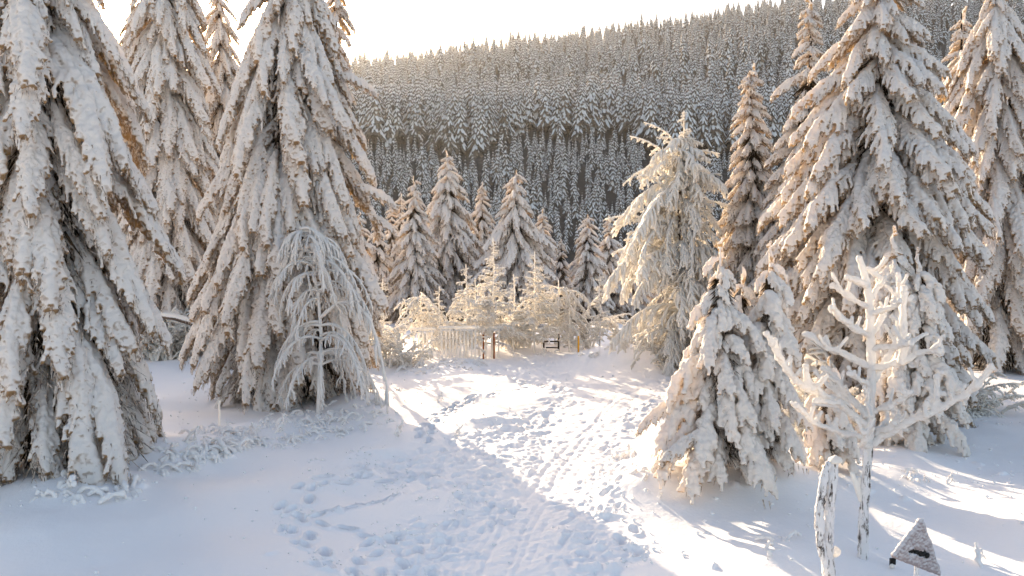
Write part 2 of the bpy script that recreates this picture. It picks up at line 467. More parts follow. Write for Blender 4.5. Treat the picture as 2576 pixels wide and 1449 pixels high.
groove([(975, 1165), (1020, 1240)], .08, .06); groove([(1000, 1160), (1046, 1232)], .08, .06)
# wind-shaped softness everywhere else, small pits and lumps
REL += (1 - TR) * (rnoise(2.2, 0.06) + rnoise(0.9, 0.022) + rnoise(0.3, 0.004))
for _ in range(120):
    x, y = rnd.uniform(-12, 12), rnd.uniform(7, 33)
    stamp(x, y, rnd.uniform(0, 3), rnd.uniform(.1, .3), rnd.uniform(.08, .15), -rnd.uniform(.02, .07), 0)
NEARX = sstep(GX0, GX0 + 2, xx1) * (1 - sstep(GX1 - 2, GX1, xx1)); NEARY = 1 - sstep(GY1 - 2, GY1, yy1)
REL *= (NEARX[None, :] * NEARY[:, None]).astype(np.float32)
def relief(x, y):
    xi = np.clip((x - GX0) / CELL, 0, NX - 1.001); yi = np.clip((y - GY0) / CELL, 0, NY - 1.001)
    x0 = xi.astype(int); y0 = yi.astype(int); fx = xi - x0; fy = yi - y0
    r = (REL[y0, x0] * (1 - fx) + REL[y0, x0 + 1] * fx) * (1 - fy) + (REL[y0 + 1, x0] * (1 - fx) + REL[y0 + 1, x0 + 1] * fx) * fy
    return np.where((x < GX0) | (x > GX1) | (y < GY0) | (y > GY1), 0, r)
def gz(x, y):
    return float(height(x, y) + relief(np.array([x]), np.array([y]))[0])

def grid_mesh(name, X, Y, Z, mat):
    n, m = X.shape
    V = np.stack([X, Y, Z], -1).reshape(-1, 3)
    i = np.arange(n - 1)[:, None] * m; j = np.arange(m - 1)[None, :]
    Q = np.stack([i + j, i + j + 1, i + m + j + 1, i + m + j], -1).reshape(-1, 4)
    b = MB(); b.add(V, Q); return b.mesh(name, [mat])
rows = np.concatenate([CAMZ * F / (np.linspace(1620, 860, 500) - 600)])
rows = np.concatenate([np.linspace(-14, rows[0] - .3, 24), rows, np.linspace(rows[-1] + .2, 46, 30)])
cols = np.concatenate([np.linspace(-2.2, -0.68, 40)[:-1], np.linspace(-0.68, 0.68, 740), np.linspace(0.68, 2.2, 40)[1:]])
YY, CC = np.meshgrid(rows, cols, indexing='ij')
XX = CC * np.maximum(YY, 7.0)
ZZ = height(XX, YY) + relief(XX, YY)
g = obj('snow_ground', grid_mesh('snow_ground', XX, YY, ZZ, M_GROUND), kind='structure')
# wide land sheet beyond it: clearing edge, valley and the wooded hill
rows = np.concatenate([np.linspace(-400, 40, 12), np.linspace(46, 220, 40), np.linspace(226, 1900, 150)])
cols = np.linspace(-1.3, 1.3, 180)
YY, CC = np.meshgrid(rows, cols, indexing='ij')
XX = CC * np.maximum(YY, 60.0) * 1.0 + CC * 40
ZZ = height(XX, YY) - 0.6 * (1 - sstep(43, 60, YY))
m, nt, out = newmat('hill_ground')          # snow in the clearing and valley, brown brash under the forest with the trees' shade painted in dark
p_ = N(nt, 'ShaderNodeBsdfPrincipled'); p_.inputs['Roughness'].default_value = .9
tc_ = N(nt, 'ShaderNodeTexCoord'); sx_ = N(nt, 'ShaderNodeSeparateXYZ'); nt.links.new(tc_.outputs['Object'], sx_.inputs[0])
mr_ = N(nt, 'ShaderNodeMapRange'); mr_.inputs['From Min'].default_value = 262; mr_.inputs['From Max'].default_value = 280
nt.links.new(sx_.outputs['Y'], mr_.inputs['Value'])
nz_ = noise(nt, .25, 4, .7); rp_ = ramp(nt, nz_.outputs['Fac'], .55, .8, (.028, .022, .017, 1), (.16, .15, .15, 1))
mx_ = N(nt, 'ShaderNodeMix', data_type='RGBA'); mx_.inputs['A'].default_value = (.88, .87, .88, 1)
nt.links.new(mr_.outputs[0], mx_.inputs['Factor']); nt.links.new(rp_.outputs[0], mx_.inputs['B'])
nt.links.new(mx_.outputs['Result'], p_.inputs['Base Color']); nt.links.new(p_.outputs[0], out.inputs['Surface'])
obj('hillside', grid_mesh('hillside', XX, YY, ZZ, m), kind='structure')

# ------------------------------------------------------------------ snow-laden spruce boughs
def bough_mesh(name, L, a0, a1, W, ts, voxel, fat=1.0, fringe=500, gap=0.10, M_LOAD=None):
    M_LOAD = M_LOAD or globals()['M_LOAD']
    body = MB(); fr = MB()
    n = max(8, int(L / 0.09))
    t = np.linspace(0, 1, n)
    ang = R(a0) + (R(a1) - R(a0)) * t ** 0.8
    ds = L / (n - 1)
    x = np.concatenate([[0], np.cumsum(np.cos(ang[:-1]) * ds)]); z = -np.concatenate([[0], np.cumsum(np.sin(ang[:-1]) * ds)])
    y = np.cumsum(wob(n, 0.03, 4)) * 0.5
    P = np.stack([x, y, z], 1)
    rad = ts * (1 - 0.55 * t) * (1 + wob(n, 0.16, 2)) * np.minimum(1, 0.5 + t * 3)
    body.tube(P + [0, 0, ts * 0.15], np.maximum(rad, ts * .3), 8)
    T = np.gradient(P, axis=0); T /= np.linalg.norm(T, axis=1)[:, None]
    s = gap; side = 1; FB = []; FD = []; FL = []
    while s < L * 0.99:
        tt = s / L; k = min(n - 2, int(tt * (n - 1)))
        side = -side
        w = W * (0.35 + 0.65 * min(1, tt / 0.35)) * (1 - 0.72 * max(0, tt - 0.45) / 0.55) * rnd.uniform(0.6, 1.15)
        fw = T[k]; sd_ = np.array([0, side, 0.0])
        op = R(rnd.uniform(32, 62))
        d = fw * math.cos(op) + sd_ * math.sin(op)
        m = 6; pts = [P[k]]
        for q in range(m):
            d = d + np.array([0, 0, -0.26]) + nr.normal(size=3) * 0.07
            d /= np.linalg.norm(d)
            pts.append(pts[-1] + d * w / m)
        pts = np.array(pts)
        rr = 0.052 * fat * (1 - 0.35 * np.linspace(0, 1, m + 1)) * (1 + nr.normal(size=m + 1) * 0.18)
        body.tube(pts, np.maximum(rr, 0.02), 6)
        # hanging fingers
        for q in range(1, m + 1):
            for _rep in range(rnd.choice([0, 1, 1, 2])):
                dd = np.array([rnd.uniform(-.2, .35), side * rnd.uniform(0, .5), -1.0]) + fw * .5
                dd /= np.linalg.norm(dd)
                ln = rnd.uniform(0.07, 0.22) * (fat * .5 + .5)
                pp = np.array([pts[q], pts[q] + dd * ln * .5, pts[q] + dd * ln + nr.normal(size=3) * .01])
                body.tube(pp, np.array([0.034, 0.029, 0.020]) * fat * rnd.uniform(.8, 1.2), 5)
                FB.append(pts[q]); FD.append(dd); FL.append(ln)
        s += gap * rnd.uniform(0.7, 1.3) / 2
    me = fuse(body, name, voxel, [M_LOAD, M_FRINGE], disp=0.075 * fat, dscale=0.10)
    FB = np.array(FB); FD = np.array(FD); FL = np.array(FL)
    idx = nr.integers(0, len(FB), fringe)
    base = FB[idx] + nr.normal(size=(fringe, 3)) * [.03, .03, .01] - [0, 0, .05]
    inner = nr.random(fringe) < 0.4       # twigs under the spine
    ki = nr.integers(1, n, fringe)
    base[inner] = P[ki[inner]] + nr.normal(size=(inner.sum(), 3)) * [.05, .10, .02] - [0, 0, ts * .8]
    d = FD[idx] * 0.8 + nr.normal(size=(fringe, 3)) * 0.35 + [0, 0, -0.8]
    fr.spikes(base, d, nr.uniform(.06, .19, fringe), nr.uniform(.008, .014, fringe), 1)
    xe = x[-1]
    return join_meshes(me, fr, [M_LOAD, M_FRINGE], name), xe, L

BOUGH = {}
def build_boughs():
    spec = {
        'steep': [(1.1, 25, 66, .30, .085), (2.0, 30, 72, .46, .115), (3.0, 32, 74, .60, .145)],
        'mid': [(0.9, 2, 50, .30, .08), (1.7, 6, 55, .46, .11), (2.7, 8, 56, .62, .14)],
    }
    for k, rows_ in spec.items():
        BOUGH[k] = []
        for i, (L, a0, a1, W, ts) in enumerate(rows_):
            vs = [bough_mesh('bough', L * rnd.uniform(.92, 1.08), a0 + rnd.uniform(-5, 5), a1 + rnd.uniform(-6, 6), W, ts, 0.023 if i else 0.020,
                             1.0, [140, 340, 560][i]) for _ in range(3)]
            BOUGH[k].append(vs)
    BOUGH['fat'] = [[bough_mesh('bough', 0.6, 5, 72, .20, .10, .018, 1.25, 14, .15, M_LOADFAT) for _ in range(3)],
                    [bough_mesh('bough', 1.1, 12, 74, .34, .13, .02, 1.5, 40, .22, M_LOADFAT) for _ in range(3)],
                    [bough_mesh('bough', 1.5, 16, 72, .42, .14, .022, 1.6, 60, .24, M_LOADFAT) for _ in range(2)]]
build_boughs()

def leader_mesh(L=1.0):
    b = MB(); n = 10; t = np.linspace(0, 1, n)
    P = np.stack([wob(n, .03, 2), wob(n, .03, 2), t * L], 1)
    b.tube(P, 0.065 * (1 - .35 * t) * (1 + wob(n, .25, 1.3)), 8)
    for k in range(2, n - 1):
        if rnd.random() < .75:
            a = rnd.uniform(0, 6.28); l = rnd.uniform(.07, .2) * (1.2 - t[k])
            d = np.array([math.cos(a), math.sin(a), rnd.uniform(-.4, .5)])
            b.tube(np.array([P[k], P[k] + d * l * .6, P[k] + d * l + [0, 0, -.03]]), [.05, .045, .035], 6)
    return fuse(b, 'leader', .018, [M_LOAD], .03, .08)
LEADERS = [leader_mesh() for _ in range(4)]

def inner_mesh(k):
    """frosted twigs and dark needles around the trunk; crown 10 m high, radius 1 at the foot"""
    b = MB(); m = 8000
    h = nr.random(m) ** 1.15
    a = nr.random(m) * 6.283; rr = (1 - h) ** .8 * nr.random(m) ** .5 * 0.72
    base = np.stack([np.cos(a) * rr, np.sin(a) * rr, h * 10], 1)
    d = np.stack([np.cos(a) * .22, np.sin(a) * .22, -0.55 - nr.random(m) * .8], 1) + nr.normal(size=(m, 3)) * .16
    b.spikes(base, d, nr.uniform(.18, .5, m), nr.uniform(.005, .013, m), 0)
    m = 5000
    h = nr.random(m) ** 1.1; a = nr.random(m) * 6.283; rr = (1 - h) * nr.random(m) * 0.45
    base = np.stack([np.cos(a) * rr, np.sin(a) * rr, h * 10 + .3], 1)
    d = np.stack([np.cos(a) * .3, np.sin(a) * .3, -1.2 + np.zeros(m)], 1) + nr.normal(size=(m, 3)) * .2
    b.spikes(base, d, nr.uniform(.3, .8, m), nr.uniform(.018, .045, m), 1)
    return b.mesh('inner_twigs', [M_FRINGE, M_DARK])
INNER = [inner_mesh(k) for k in range(3)]

def trunk_mesh(H, r0, lean, mat):
    b = MB(); n = 14; t = np.linspace(-0.03, 1, n)
    P = np.stack([lean[0] * t + wob(n, .02, 3), lean[1] * t + wob(n, .02, 3), H * t], 1)
    b.tube(P, r0 * (1 - .93 * np.clip(t, 0, 1)) + .01, 10)
    return b.mesh('trunk', [mat])

def spruce(label, ub, vb, ua, va, prof, kind='steep', Y=None, density=1.0, group=None, h0=0.03, name='snowy_spruce', leader=True, whorl=0.36, sizes=None, extra=(), maxn=290, snowy_inner=1.0):
    if Y is None:
        base = ground(ub, vb)
    else:
        base = at(ub, 600, Y); base.z = float(height(base.x, base.y))
    Yd = base.y
    ap = at(ua, va, Yd)
    H = ap.z - base.z; mpp = Yd / F
    lean = (ap.x - base.x, 0.0)
    t = thing(name, label, 'spruce tree', base, group)
    obj('trunk', trunk_mesh(H, max(.05, H * .014), lean, M_BARK if kind != 'fat' else M_LOADFAT), t)
    fs = [p[0] for p in prof]; rs = [p[1] * mpp for p in prof]
    rfun = lambda f: float(np.interp(f, fs, rs))
    cls = BOUGH[kind]
    # attachment heights
    items = []
    z = H * h0
    while z < H * (0.985 if kind != 'fat' else .87):
        f = z / H; r = rfun(f)
        cnt = max(3, int(round((3.5 + r * 3.2) * density)))
        a0 = rnd.uniform(0, 6.28)
        for k in range(cnt):
            items.append((z + rnd.uniform(-.15, .15) * whorl / .36, a0 + (k + rnd.uniform(-.25, .25)) * 6.283 / cnt, r))
        z += whorl * (0.55 + 0.45 * min(1, r / 1.5)) * rnd.uniform(.85, 1.15)
    if kind == 'steep' and rs[0] * 1.0 > 1.5:      # skirt boughs lying close to the snow, in front of the dark inside
        for k in range(16):
            items.append((H * .035 + rnd.uniform(.1, .6), k * .393 + rnd.uniform(-.15, .15), rs[0] * rnd.uniform(.62, .8)))
    if len(items) > maxn:
        keep = sorted(items, key=lambda q: (math.sin(q[1]) > 0.25) * .35 + (q[0] > H * .66) * .4 + rnd.random() * .9)[:maxn]
        items = keep
    for z, a, r in items:
        r = r * (rnd.uniform(.82, 1.15) if kind != 'fat' else rnd.uniform(.55, 1.25))
        ci = 0 if r < 0.55 else (1 if r < 1.35 else 2)
        me, xe, L = rnd.choice(cls[min(ci, len(cls) - 1)])
        s = max(.5 if kind != 'fat' else .62, min(1.25, r / xe))
        if r / xe > 1: s = rnd.uniform(.95, 1.2)
        root = max(0.0, r - xe * s)
        f = z / H
        drop = 0.0
        o = obj('bough', me, t, (lean[0] * f + math.cos(a) * root, math.sin(a) * root, z + (L * s * .55 if f < .96 else 0) + drop),
                (rnd.uniform(-.12, .12), rnd.uniform(-.10, .12), a), (s, s * rnd.uniform(.85, 1.15), s))
    for (eu, ev, tu, tv, dy) in extra:       # single boughs that stick out of the outline
        p0 = at(eu, ev, Yd) - base; p1 = at(tu, tv, Yd) - base
        me, xe, L = rnd.choice(BOUGH['mid'][1 if abs(p1.x - p0.x) < 1.5 else 2])
        s = max(.6, abs(p1.x - p0.x) / xe)
        a = 0.0 if p1.x > p0.x else math.pi
        obj('bough', me, t, (p0.x, dy, p0.z), (0, 0, a), s)
    if leader:
        lm = rnd.choice(LEADERS); ls = max(.85, min(1.5, H * .10)) if kind != 'fat' else H * .19
        obj('leader', lm, t, (lean[0] * .97, 0, H - ls * .8), (rnd.uniform(-.1, .1), rnd.uniform(-.12, .12), rnd.uniform(0, 6)), ls)
    rb = max(rs) if rs else 1
    sx = rb * .95
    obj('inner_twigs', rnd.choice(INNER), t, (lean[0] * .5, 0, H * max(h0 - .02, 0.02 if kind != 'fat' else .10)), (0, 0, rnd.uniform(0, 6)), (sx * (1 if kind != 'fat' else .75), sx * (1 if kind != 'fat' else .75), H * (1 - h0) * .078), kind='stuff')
    return t

print('boughs built')
spruce('giant snow-laden spruce at the left edge of the frame, its boughs sweeping to the ground', 120, 1165, 105, -700,
       [(0, 300), (.17, 268), (.36, 228), (.49, 240), (.62, 150), (.8, 90), (1, 8)], 'steep', density=.9, whorl=.60, leader=False)
spruce('tall slim spruce glowing orange just behind the giant left-edge spruce', 432, 893, 415, -330,
       [(0.03, 100), (.3, 120), (.5, 112), (.75, 82), (1, 5)], 'steep', whorl=.55, h0=.04, leader=False)
spruce('dim far spruce filling the gap between the giant left-edge spruce and the orange-lit one', 330, 880, 335, 15,
       [(0, 105), (.5, 90), (.8, 62), (.92, 34), (1, 8)], 'steep', Y=41, whorl=.6)
spruce('thin far spruce between the orange-lit spruce and the big centre-left spruce', 580, 880, 546, -60,
       [(0.03, 70), (.3, 82), (.5, 78), (.7, 62), (.82, 46), (.9, 28), (1, 8)], 'steep', Y=38, whorl=.6)
spruce('big dense spruce left of the path behind the drooping frosted sapling', 715, 1000, 735, -330,
       [(0, 165), (.08, 200), (.22, 222), (.38, 190), (.53, 162), (.68, 128), (.75, 108), (1, 5)], 'steep', whorl=.5, h0=.03, leader=False,
       extra=[(850, 185, 950, 300, 0.2), (905, 470, 1005, 600, -.4), (925, 540, 975, 700, -.3)])
spruce('narrow spruce peeking out behind the right shoulder of the big centre-left spruce', 835, 890, 846, -110,
       [(0.03, 40), (.4, 40), (.7, 45), (.85, 38), (1, 5)], 'steep', Y=26.3, whorl=.6, leader=False)
spruce('large spruce with heavy spread boughs on the right, behind the upright frosted sapling', 2200, 1035, 2215, -120,
       [(0, 215), (.1, 240), (.28, 262), (.38, 266), (.46, 235), (.63, 190), (.72, 150), (.82, 108), (.91, 66), (1, 6)], 'mid', whorl=.5, h0=.03, leader=False)
spruce('slender spruce with a bent snowy tip beside the white glowing birch', 1900, 900, 1888, 175,
       [(0, 125), (.2, 118), (.4, 96), (.6, 70), (.7, 55), (.82, 42), (.9, 22), (1, 6)], 'mid', Y=31, whorl=.42, density=1.3)
spruce('thin-topped spruce with one long bough reaching left, behind the large right spruce', 2030, 930, 2040, 0,
       [(0, 150), (.3, 125), (.5, 105), (.66, 78), (.73, 34), (.85, 38), (.93, 22), (1, 5)], 'mid', Y=29, whorl=.45, density=1.25, extra=[(2030, 190, 1940, 250, 0)])
spruce('drooping spruce at the far right edge of the frame', 2525, 905, 2502, -70,
       [(0.02, 110), (.15, 140), (.4, 132), (.65, 120), (.8, 90), (.88, 45), (1, 5)], 'steep', Y=31, whorl=.55, leader=False)
spruce('small distant spruce top between the large right spruce and the far right edge one', 2420, 880, 2420, 32,
       [(0, 90), (.6, 75), (.85, 40), (.95, 18), (1, 5)], 'mid', Y=37, whorl=.6)

mid_spec = [
    (1043, 450, 72, 57, 'spruce with a knobbly tip, leftmost tall one of the clearing-edge row'),
    (1127, 385, 95, 62, 'tallest spruce of the row behind the railing'),
    (1008, 492, 42, 66, 'short narrow spruce tucked behind the leftmost tall one of the clearing-edge row'),
    (985, 520, 36, 64, 'smallest spruce at the left end of the clearing-edge row'),
    (1213, 465, 62, 65, 'slim spruce between the tallest and the broad spruce of the row behind the railing'),
    (1297, 435, 98, 56, 'broad spruce with drooping shoulders, right of the slim one behind the railing'),
    (1365, 530, 62, 66, 'pale sunlit spruce just right of the broad one behind the railing'),
    (1412, 605, 42, 64, 'low pale spruce between the sunlit spruce and the gap in the row'),
    (1480, 545, 62, 60, 'golden-lit spruce behind the yellow marker post'),
    (950, 560, 60, 60, 'shaded spruce just right of the big centre-left spruce, behind the square tree guard'),
    (905, 540, 60, 55, 'shaded spruce whose boughs show through the right edge of the big centre-left spruce'),
    (1083, 640, 60, 70, 'short shaded spruce filling the gap left of the tallest one behind the railing'),
    (1175, 655, 60, 71, 'short shaded spruce filling the gap right of the tallest one behind the railing'),
    (1255, 650, 55, 72, 'short shaded spruce filling the gap left of the broad one behind the railing'),
    (1440, 690, 55, 68, 'short shaded spruce left of the golden-lit one behind the yellow marker post'),
    (1590, 640, 60, 66, 'shaded spruce glimpsed through the left side of the white glowing birch'),
    (1650, 600, 60, 70, 'shaded spruce glimpsed through the middle of the white glowing birch'),
    (1740, 620, 60, 66, 'shaded spruce glimpsed just left of the slender bent-tipped spruce'),
    (1533, 548, 58, 63, 'dark spruce half hidden by the left side of the white glowing birch'),
]
for (ua, va, hw, Y, lab) in mid_spec:
    spruce(lab, ua, 0, ua, va, [(0, hw * 1.05), (.25, hw), (.5, hw * .8), (.75, hw * .48), (.9, hw * .24), (1, 3)], 'mid', Y=Y,
           group='spruces at the clearing edge', h0=.03, whorl=.58, density=.95, name='clearing_spruce')

small = dict(kind='fat', whorl=.40, h0=.02, name='young_spruce', density=.9)
spruce('stout young spruce under heavy snow, in front of the birch right of the path', 1812, 1205, 1812, 622,
       [(0, 165), (.1, 150), (.3, 120), (.5, 98), (.68, 80), (.78, 42), (.9, 30), (1, 8)], extra=[(1730, 1005, 1625, 1080, 0.1), (1770, 1070, 1650, 1130, -.5)], **small)
spruce('young spruce with a club-shaped tip, right partner of the stout snow-laden one', 1925, 1185, 1938, 628,
       [(0, 95), (.3, 88), (.6, 72), (.8, 48), (.9, 20), (1, 8)], **small)
spruce('low young spruce whose bare spike rises between the two snow-laden partners', 1865, 1150, 1866, 690,
       [(0, 90), (.5, 60), (.8, 38), (.9, 10), (1, 6)], **small)
spruce('young spruce with drooping tip behind the upright frosted sapling', 2262, 1100, 2250, 588,
       [(0, 105), (.3, 90), (.6, 62), (.85, 38), (1, 8)], **small)
spruce('young spruce leaning right of its taller twin behind the upright frosted sapling', 2325, 1112, 2312, 640,
       [(0, 88), (.3, 85), (.6, 65), (.85, 40), (1, 8)], **small)
spruce('knee-high warm-lit spruce buried in snow between the two pairs of young spruces', 2085, 1165, 2085, 905,
       [(0, 75), (.4, 66), (.8, 34), (1, 8)], **small)
print('spruces', len(bpy.data.objects))

# ------------------------------------------------------------------ rime-coated saplings, birches and bushes
def limb_points(p0, d0, L, droop, n=9, jit=.05):
    d = np.array(d0, float); d /= np.linalg.norm(d)
    P = [np.array(p0, float)]
    for k in range(n):
        d = d + np.array([0, 0, -droop / n]) + nr.normal(size=3) * jit
        d /= np.linalg.norm(d)
        P.append(P[-1] + d * L / n)
    return np.array(P)
def limb_mesh(P, r, tw_gap, tw_len, tw_r, tw_droop, sub=0.0, spread=.9, sides=5, mats=None, twist=0.0, start=.15):
    b = MB(); n = len(P)
    L = np.linalg.norm(np.diff(P, axis=0), axis=1).sum()
    m = max(n, int(L / .12)); t = np.linspace(0, 1, m)
    Q = np.stack([np.interp(t, np.linspace(0, 1, n), P[:, i]) for i in range(3)], 1)
    b.tube(Q, np.maximum(r * (1 - .5 * t) * (1 + nr.normal(size=m) * .16), .008), sides + 1)
    T = np.gradient(Q, axis=0); T /= np.linalg.norm(T, axis=1)[:, None] + 1e-9
    s = start * L; sd_ = 1
    while s < L:
        k = min(m - 1, int(s / L * (m - 1))); sd_ = -sd_
        side = np.cross(T[k], [0, 0, 1]); side /= np.linalg.norm(side) + 1e-6
        d = T[k] * rnd.uniform(.5, 1.1) + side * sd_ * rnd.uniform(.2, 1) * spread + nr.normal(size=3) * .15
        ln = tw_len * rnd.uniform(.5, 1.2) * (1 - .45 * s / L)
        tp = limb_points(Q[k], d, ln, tw_droop, 5, .09)
        b.tube(tp, tw_r * np.array([1, 1, .95, .85, .75, .6]) * (1 + nr.normal(size=6) * .18), sides)
        if sub > 0:
            for q in range(1, 6):
                if rnd.random() < sub:
                    d2 = (tp[q] - tp[q - 1]); d2 /= np.linalg.norm(d2) + 1e-9
                    d2 = d2 + nr.normal(size=3) * .6
                    sp_ = limb_points(tp[q], d2, ln * rnd.uniform(.25, .5), tw_droop, 3, .1)
                    b.tube(sp_, tw_r * .8 * np.array([1, .95, .8, .6]), max(3, sides - 1))
        s += tw_gap * rnd.uniform(.6, 1.4)
    return b.mesh('branch', mats or [M_RIME])

def tree_from_limbs(t, base, trunk_pts, r0, limbs, mat=None, rend=.35):
    b = MB(); P = np.array([np.array(p) - np.array(base) for p in trunk_pts])
    n = max(16, len(P) * 4); tt = np.linspace(0, 1, n)
    Q = np.stack([np.interp(tt, np.linspace(0, 1, len(P)), P[:, i]) for i in range(3)], 1)
    b.tube(Q, r0 * (1 - (1 - rend) * tt) * (1 + nr.normal(size=n) * .07), 8)
    obj('trunk', b.mesh('trunk', [mat or M_RIME]), t)
    for me in limbs: obj('branch', me, t)

POOL = {}
def build_pool():
    spec = {
        'conifer': ((.4, .8, 1.3), .35, .5, lambda L: min(.30, L * .4), .036, .6, .10, 4),
        'arch': ((.9, 1.6, 2.4), .75, 2.2, lambda L: .32, .036, .6, .10, 4),
        'bush': ((.8, 1.4, 2.1), 2.0, 1.3, lambda L: .28, .036, .6, .11, 4),
        'weep': ((.7, 1.3, 2.2), .75, 2.1, lambda L: .30 + .12 * L, .046, .9, .085, 5),
    }
    for st, (sizes, el, dr, tl, twr, sub, gap, sides) in spec.items():
        for L in sizes:
            ms = []
            for _ in range(6):
                P = limb_points((0, 0, 0), (1, rnd.uniform(-.1, .1), el * rnd.uniform(.6, 1.3)), L, dr * rnd.uniform(.8, 1.2), 9, .05)
                ms.append((limb_mesh(P, .026 + .008 * L, gap, tl(L), twr, 1.6 if st in ('arch', 'weep') else .9, sub, 1.0, sides), L))
            POOL.setdefault(st, []).append(ms)
build_pool()
def pooled(st, L):
    sets = POOL[st]
    ms = min(sets, key=lambda m: abs(math.log(m[0][1] / L)))
    me, l0 = rnd.choice(ms)
    return me, max(.55, min(1.4, L / l0))

# D: drooping frosted sapling
base = ground(800, 1045); Yd = base.y
t = thing('drooping_sapling', 'frosted sapling with long arching branches hanging like an umbrella beside the path', 'sapling', base)
tp = [at(u, v, Yd) for u, v in [(797, 1052), (803, 960), (808, 840), (800, 740), (785, 660), (768, 600), (755, 570)]]
tp[0] = base - Vector((0, 0, .1))
limbs = []
tops = [np.array(p) for p in tp]
def along(tops, f):
    k = f * (len(tops) - 1); i = min(len(tops) - 2, int(k)); return tops[i] + (tops[i + 1] - tops[i]) * (k - i)
for k in range(58):
    f = rnd.uniform(.22, .97) if k > 8 else rnd.uniform(.6, .95)
    a = rnd.uniform(0, 6.283)
    if k % 3: a = rnd.choice([0, math.pi]) + rnd.gauss(0, .7)
    p0 = along(tops, f) - np.array(base)
    L = (1.0 + 1.45 * math.sin(min(1, (1 - f) * 1.9) * 1.5)) * rnd.uniform(.7, 1.1)
    if math.cos(a) < 0: L *= .8
    P = limb_points(p0, (math.cos(a), math.sin(a), rnd.uniform(.35, .9)), L, 2.6 + rnd.uniform(0, .8), 12, .03)
    P[:, 2] = np.maximum(P[:, 2], .12)
    limbs.append(limb_mesh(P, .040, .11, .36, .026, 2.0, .75, .9, 5, [M_RIMENEAR]))
P = np.array([np.array(at(u, v, Yd) - base) for u, v in [(805, 800), (850, 760), (900, 755), (940, 800), (965, 870), (985, 960), (990, 1000)]])
P[:, 1] -= np.linspace(0, 1.0, 7)
limbs.append(limb_mesh(P, .055, .15, .6, .034, 2.6, .3, .3, 5, [M_RIMENEAR]))
tree_from_limbs(t, base, tp, .055, limbs, M_RIMENEAR)

# H: the white glowing birch
base = ground(1728, 925); Yd = base.y; mp = Yd / F
t = thing('frosted_birch', 'tall white frosted birch glowing in the sun on the right of the path', 'birch tree', base)
tp = [at(u, v, Yd) for u, v in [(1728, 928), (1722, 860), (1716, 780), (1712, 680), (1706, 580), (1712, 480), (1718, 400), (1722, 345)]]
tops = [np.array(p) for p in tp]
for k in range(290):
    f = .08 + .91 * (k + rnd.random()) / 290
    v = 925 - f * 580
    lw = np.interp(v, [345, 385, 410, 430, 480, 560, 650, 720, 800, 900], [14, 38, 100, 95, 135, 180, 205, 190, 160, 105]) * mp
    rw = np.interp(v, [345, 385, 410, 430, 480, 560, 650, 720, 800, 900], [14, 48, 80, 68, 100, 120, 122, 110, 88, 60]) * mp
    a = k * 2.4 + rnd.uniform(-.4, .4)
    w = (lw if math.cos(a) < 0 else rw) if abs(math.cos(a)) > .4 else (lw + rw) / 2
    L = w * rnd.choice([.6, .85, 1.1, 1.3]) * rnd.uniform(.85, 1.15)
    me, sc = pooled(rnd.choice(['weep', 'arch', 'conifer', 'bush', 'weep']), L)
    p = along(tops, min(f + .03, .985)) - np.array(base)
    obj('branch', me, t, p, (rnd.uniform(-.2, .2), rnd.uniform(-.25, .2), a), sc)
tree_from_limbs(t, base, tp, .11, [], M_TRUNK)
obj('leader', LEADERS[1], t, np.array(tp[-1]) - np.array(base) - np.array([0, 0, .25]), (0, .2, 0), .55)

# generic rimed sapling / bush
def rime_plant(name, label, cat, u, v, top_v, hw, n=18, style='bush', Y=None, r=.038, twr=.031, group=None, lean=0, trunk_mat=None, sub=.7, gap=.10, droop=None):
    if Y is None: base = ground(u, v)
    else: base = at(u, v, Y); base.z = gz(base.x, base.y)
    Yd = base.y; mp = Yd / F
    ap = at(u + lean, top_v, Yd); H = ap.z - base.z; W = hw * mp
    t = thing(name, label, cat, base, group)
    tops = [np.array((base.x + (ap.x - base.x) * f + (0 if f in (0, 1) else rnd.gauss(0, .03)), base.y, base.z - .1 * (f == 0) + H * f)) for f in (0, .25, .5, .75, 1)]
    bb = np.array(base)
    for k in range(n):
        f = (k + rnd.random()) / n
        a = rnd.uniform(0, 6.283) if k % 2 else rnd.choice([0, math.pi]) + rnd.gauss(0, .6)
        if style == 'conifer':       # short level fingers on a straight stem, longer below
            p0 = along(tops, .12 + .84 * f) - bb; L = W * (1.08 - f) * rnd.uniform(.75, 1.15)
            me, sc = pooled('conifer', max(.15, L)); tilt = 0
        elif style == 'arch':
            p0 = along(tops, .25 + .65 * f) - bb; L = W * 1.4 * rnd.uniform(.5, 1.1)
            me, sc = pooled('arch', L); tilt = 0
        else:                        # many stems from the ground, spreading and nodding
            p0 = np.array([rnd.gauss(0, W * .35), rnd.gauss(0, .25), -.05]); L = H * rnd.uniform(.5, 1.15)
            me, sc = pooled('bush', L); tilt = (rnd.uniform(-.6, .1) if droop is None else rnd.uniform(-.1, .6))
        obj('branch', me, t, p0, (rnd.uniform(-.15, .15), tilt, a), sc)
    if style != 'bush':
        tree_from_limbs(t, base, [Vector(q) for q in tops], max(.03, r * 1.2), [], trunk_mat)
    return t

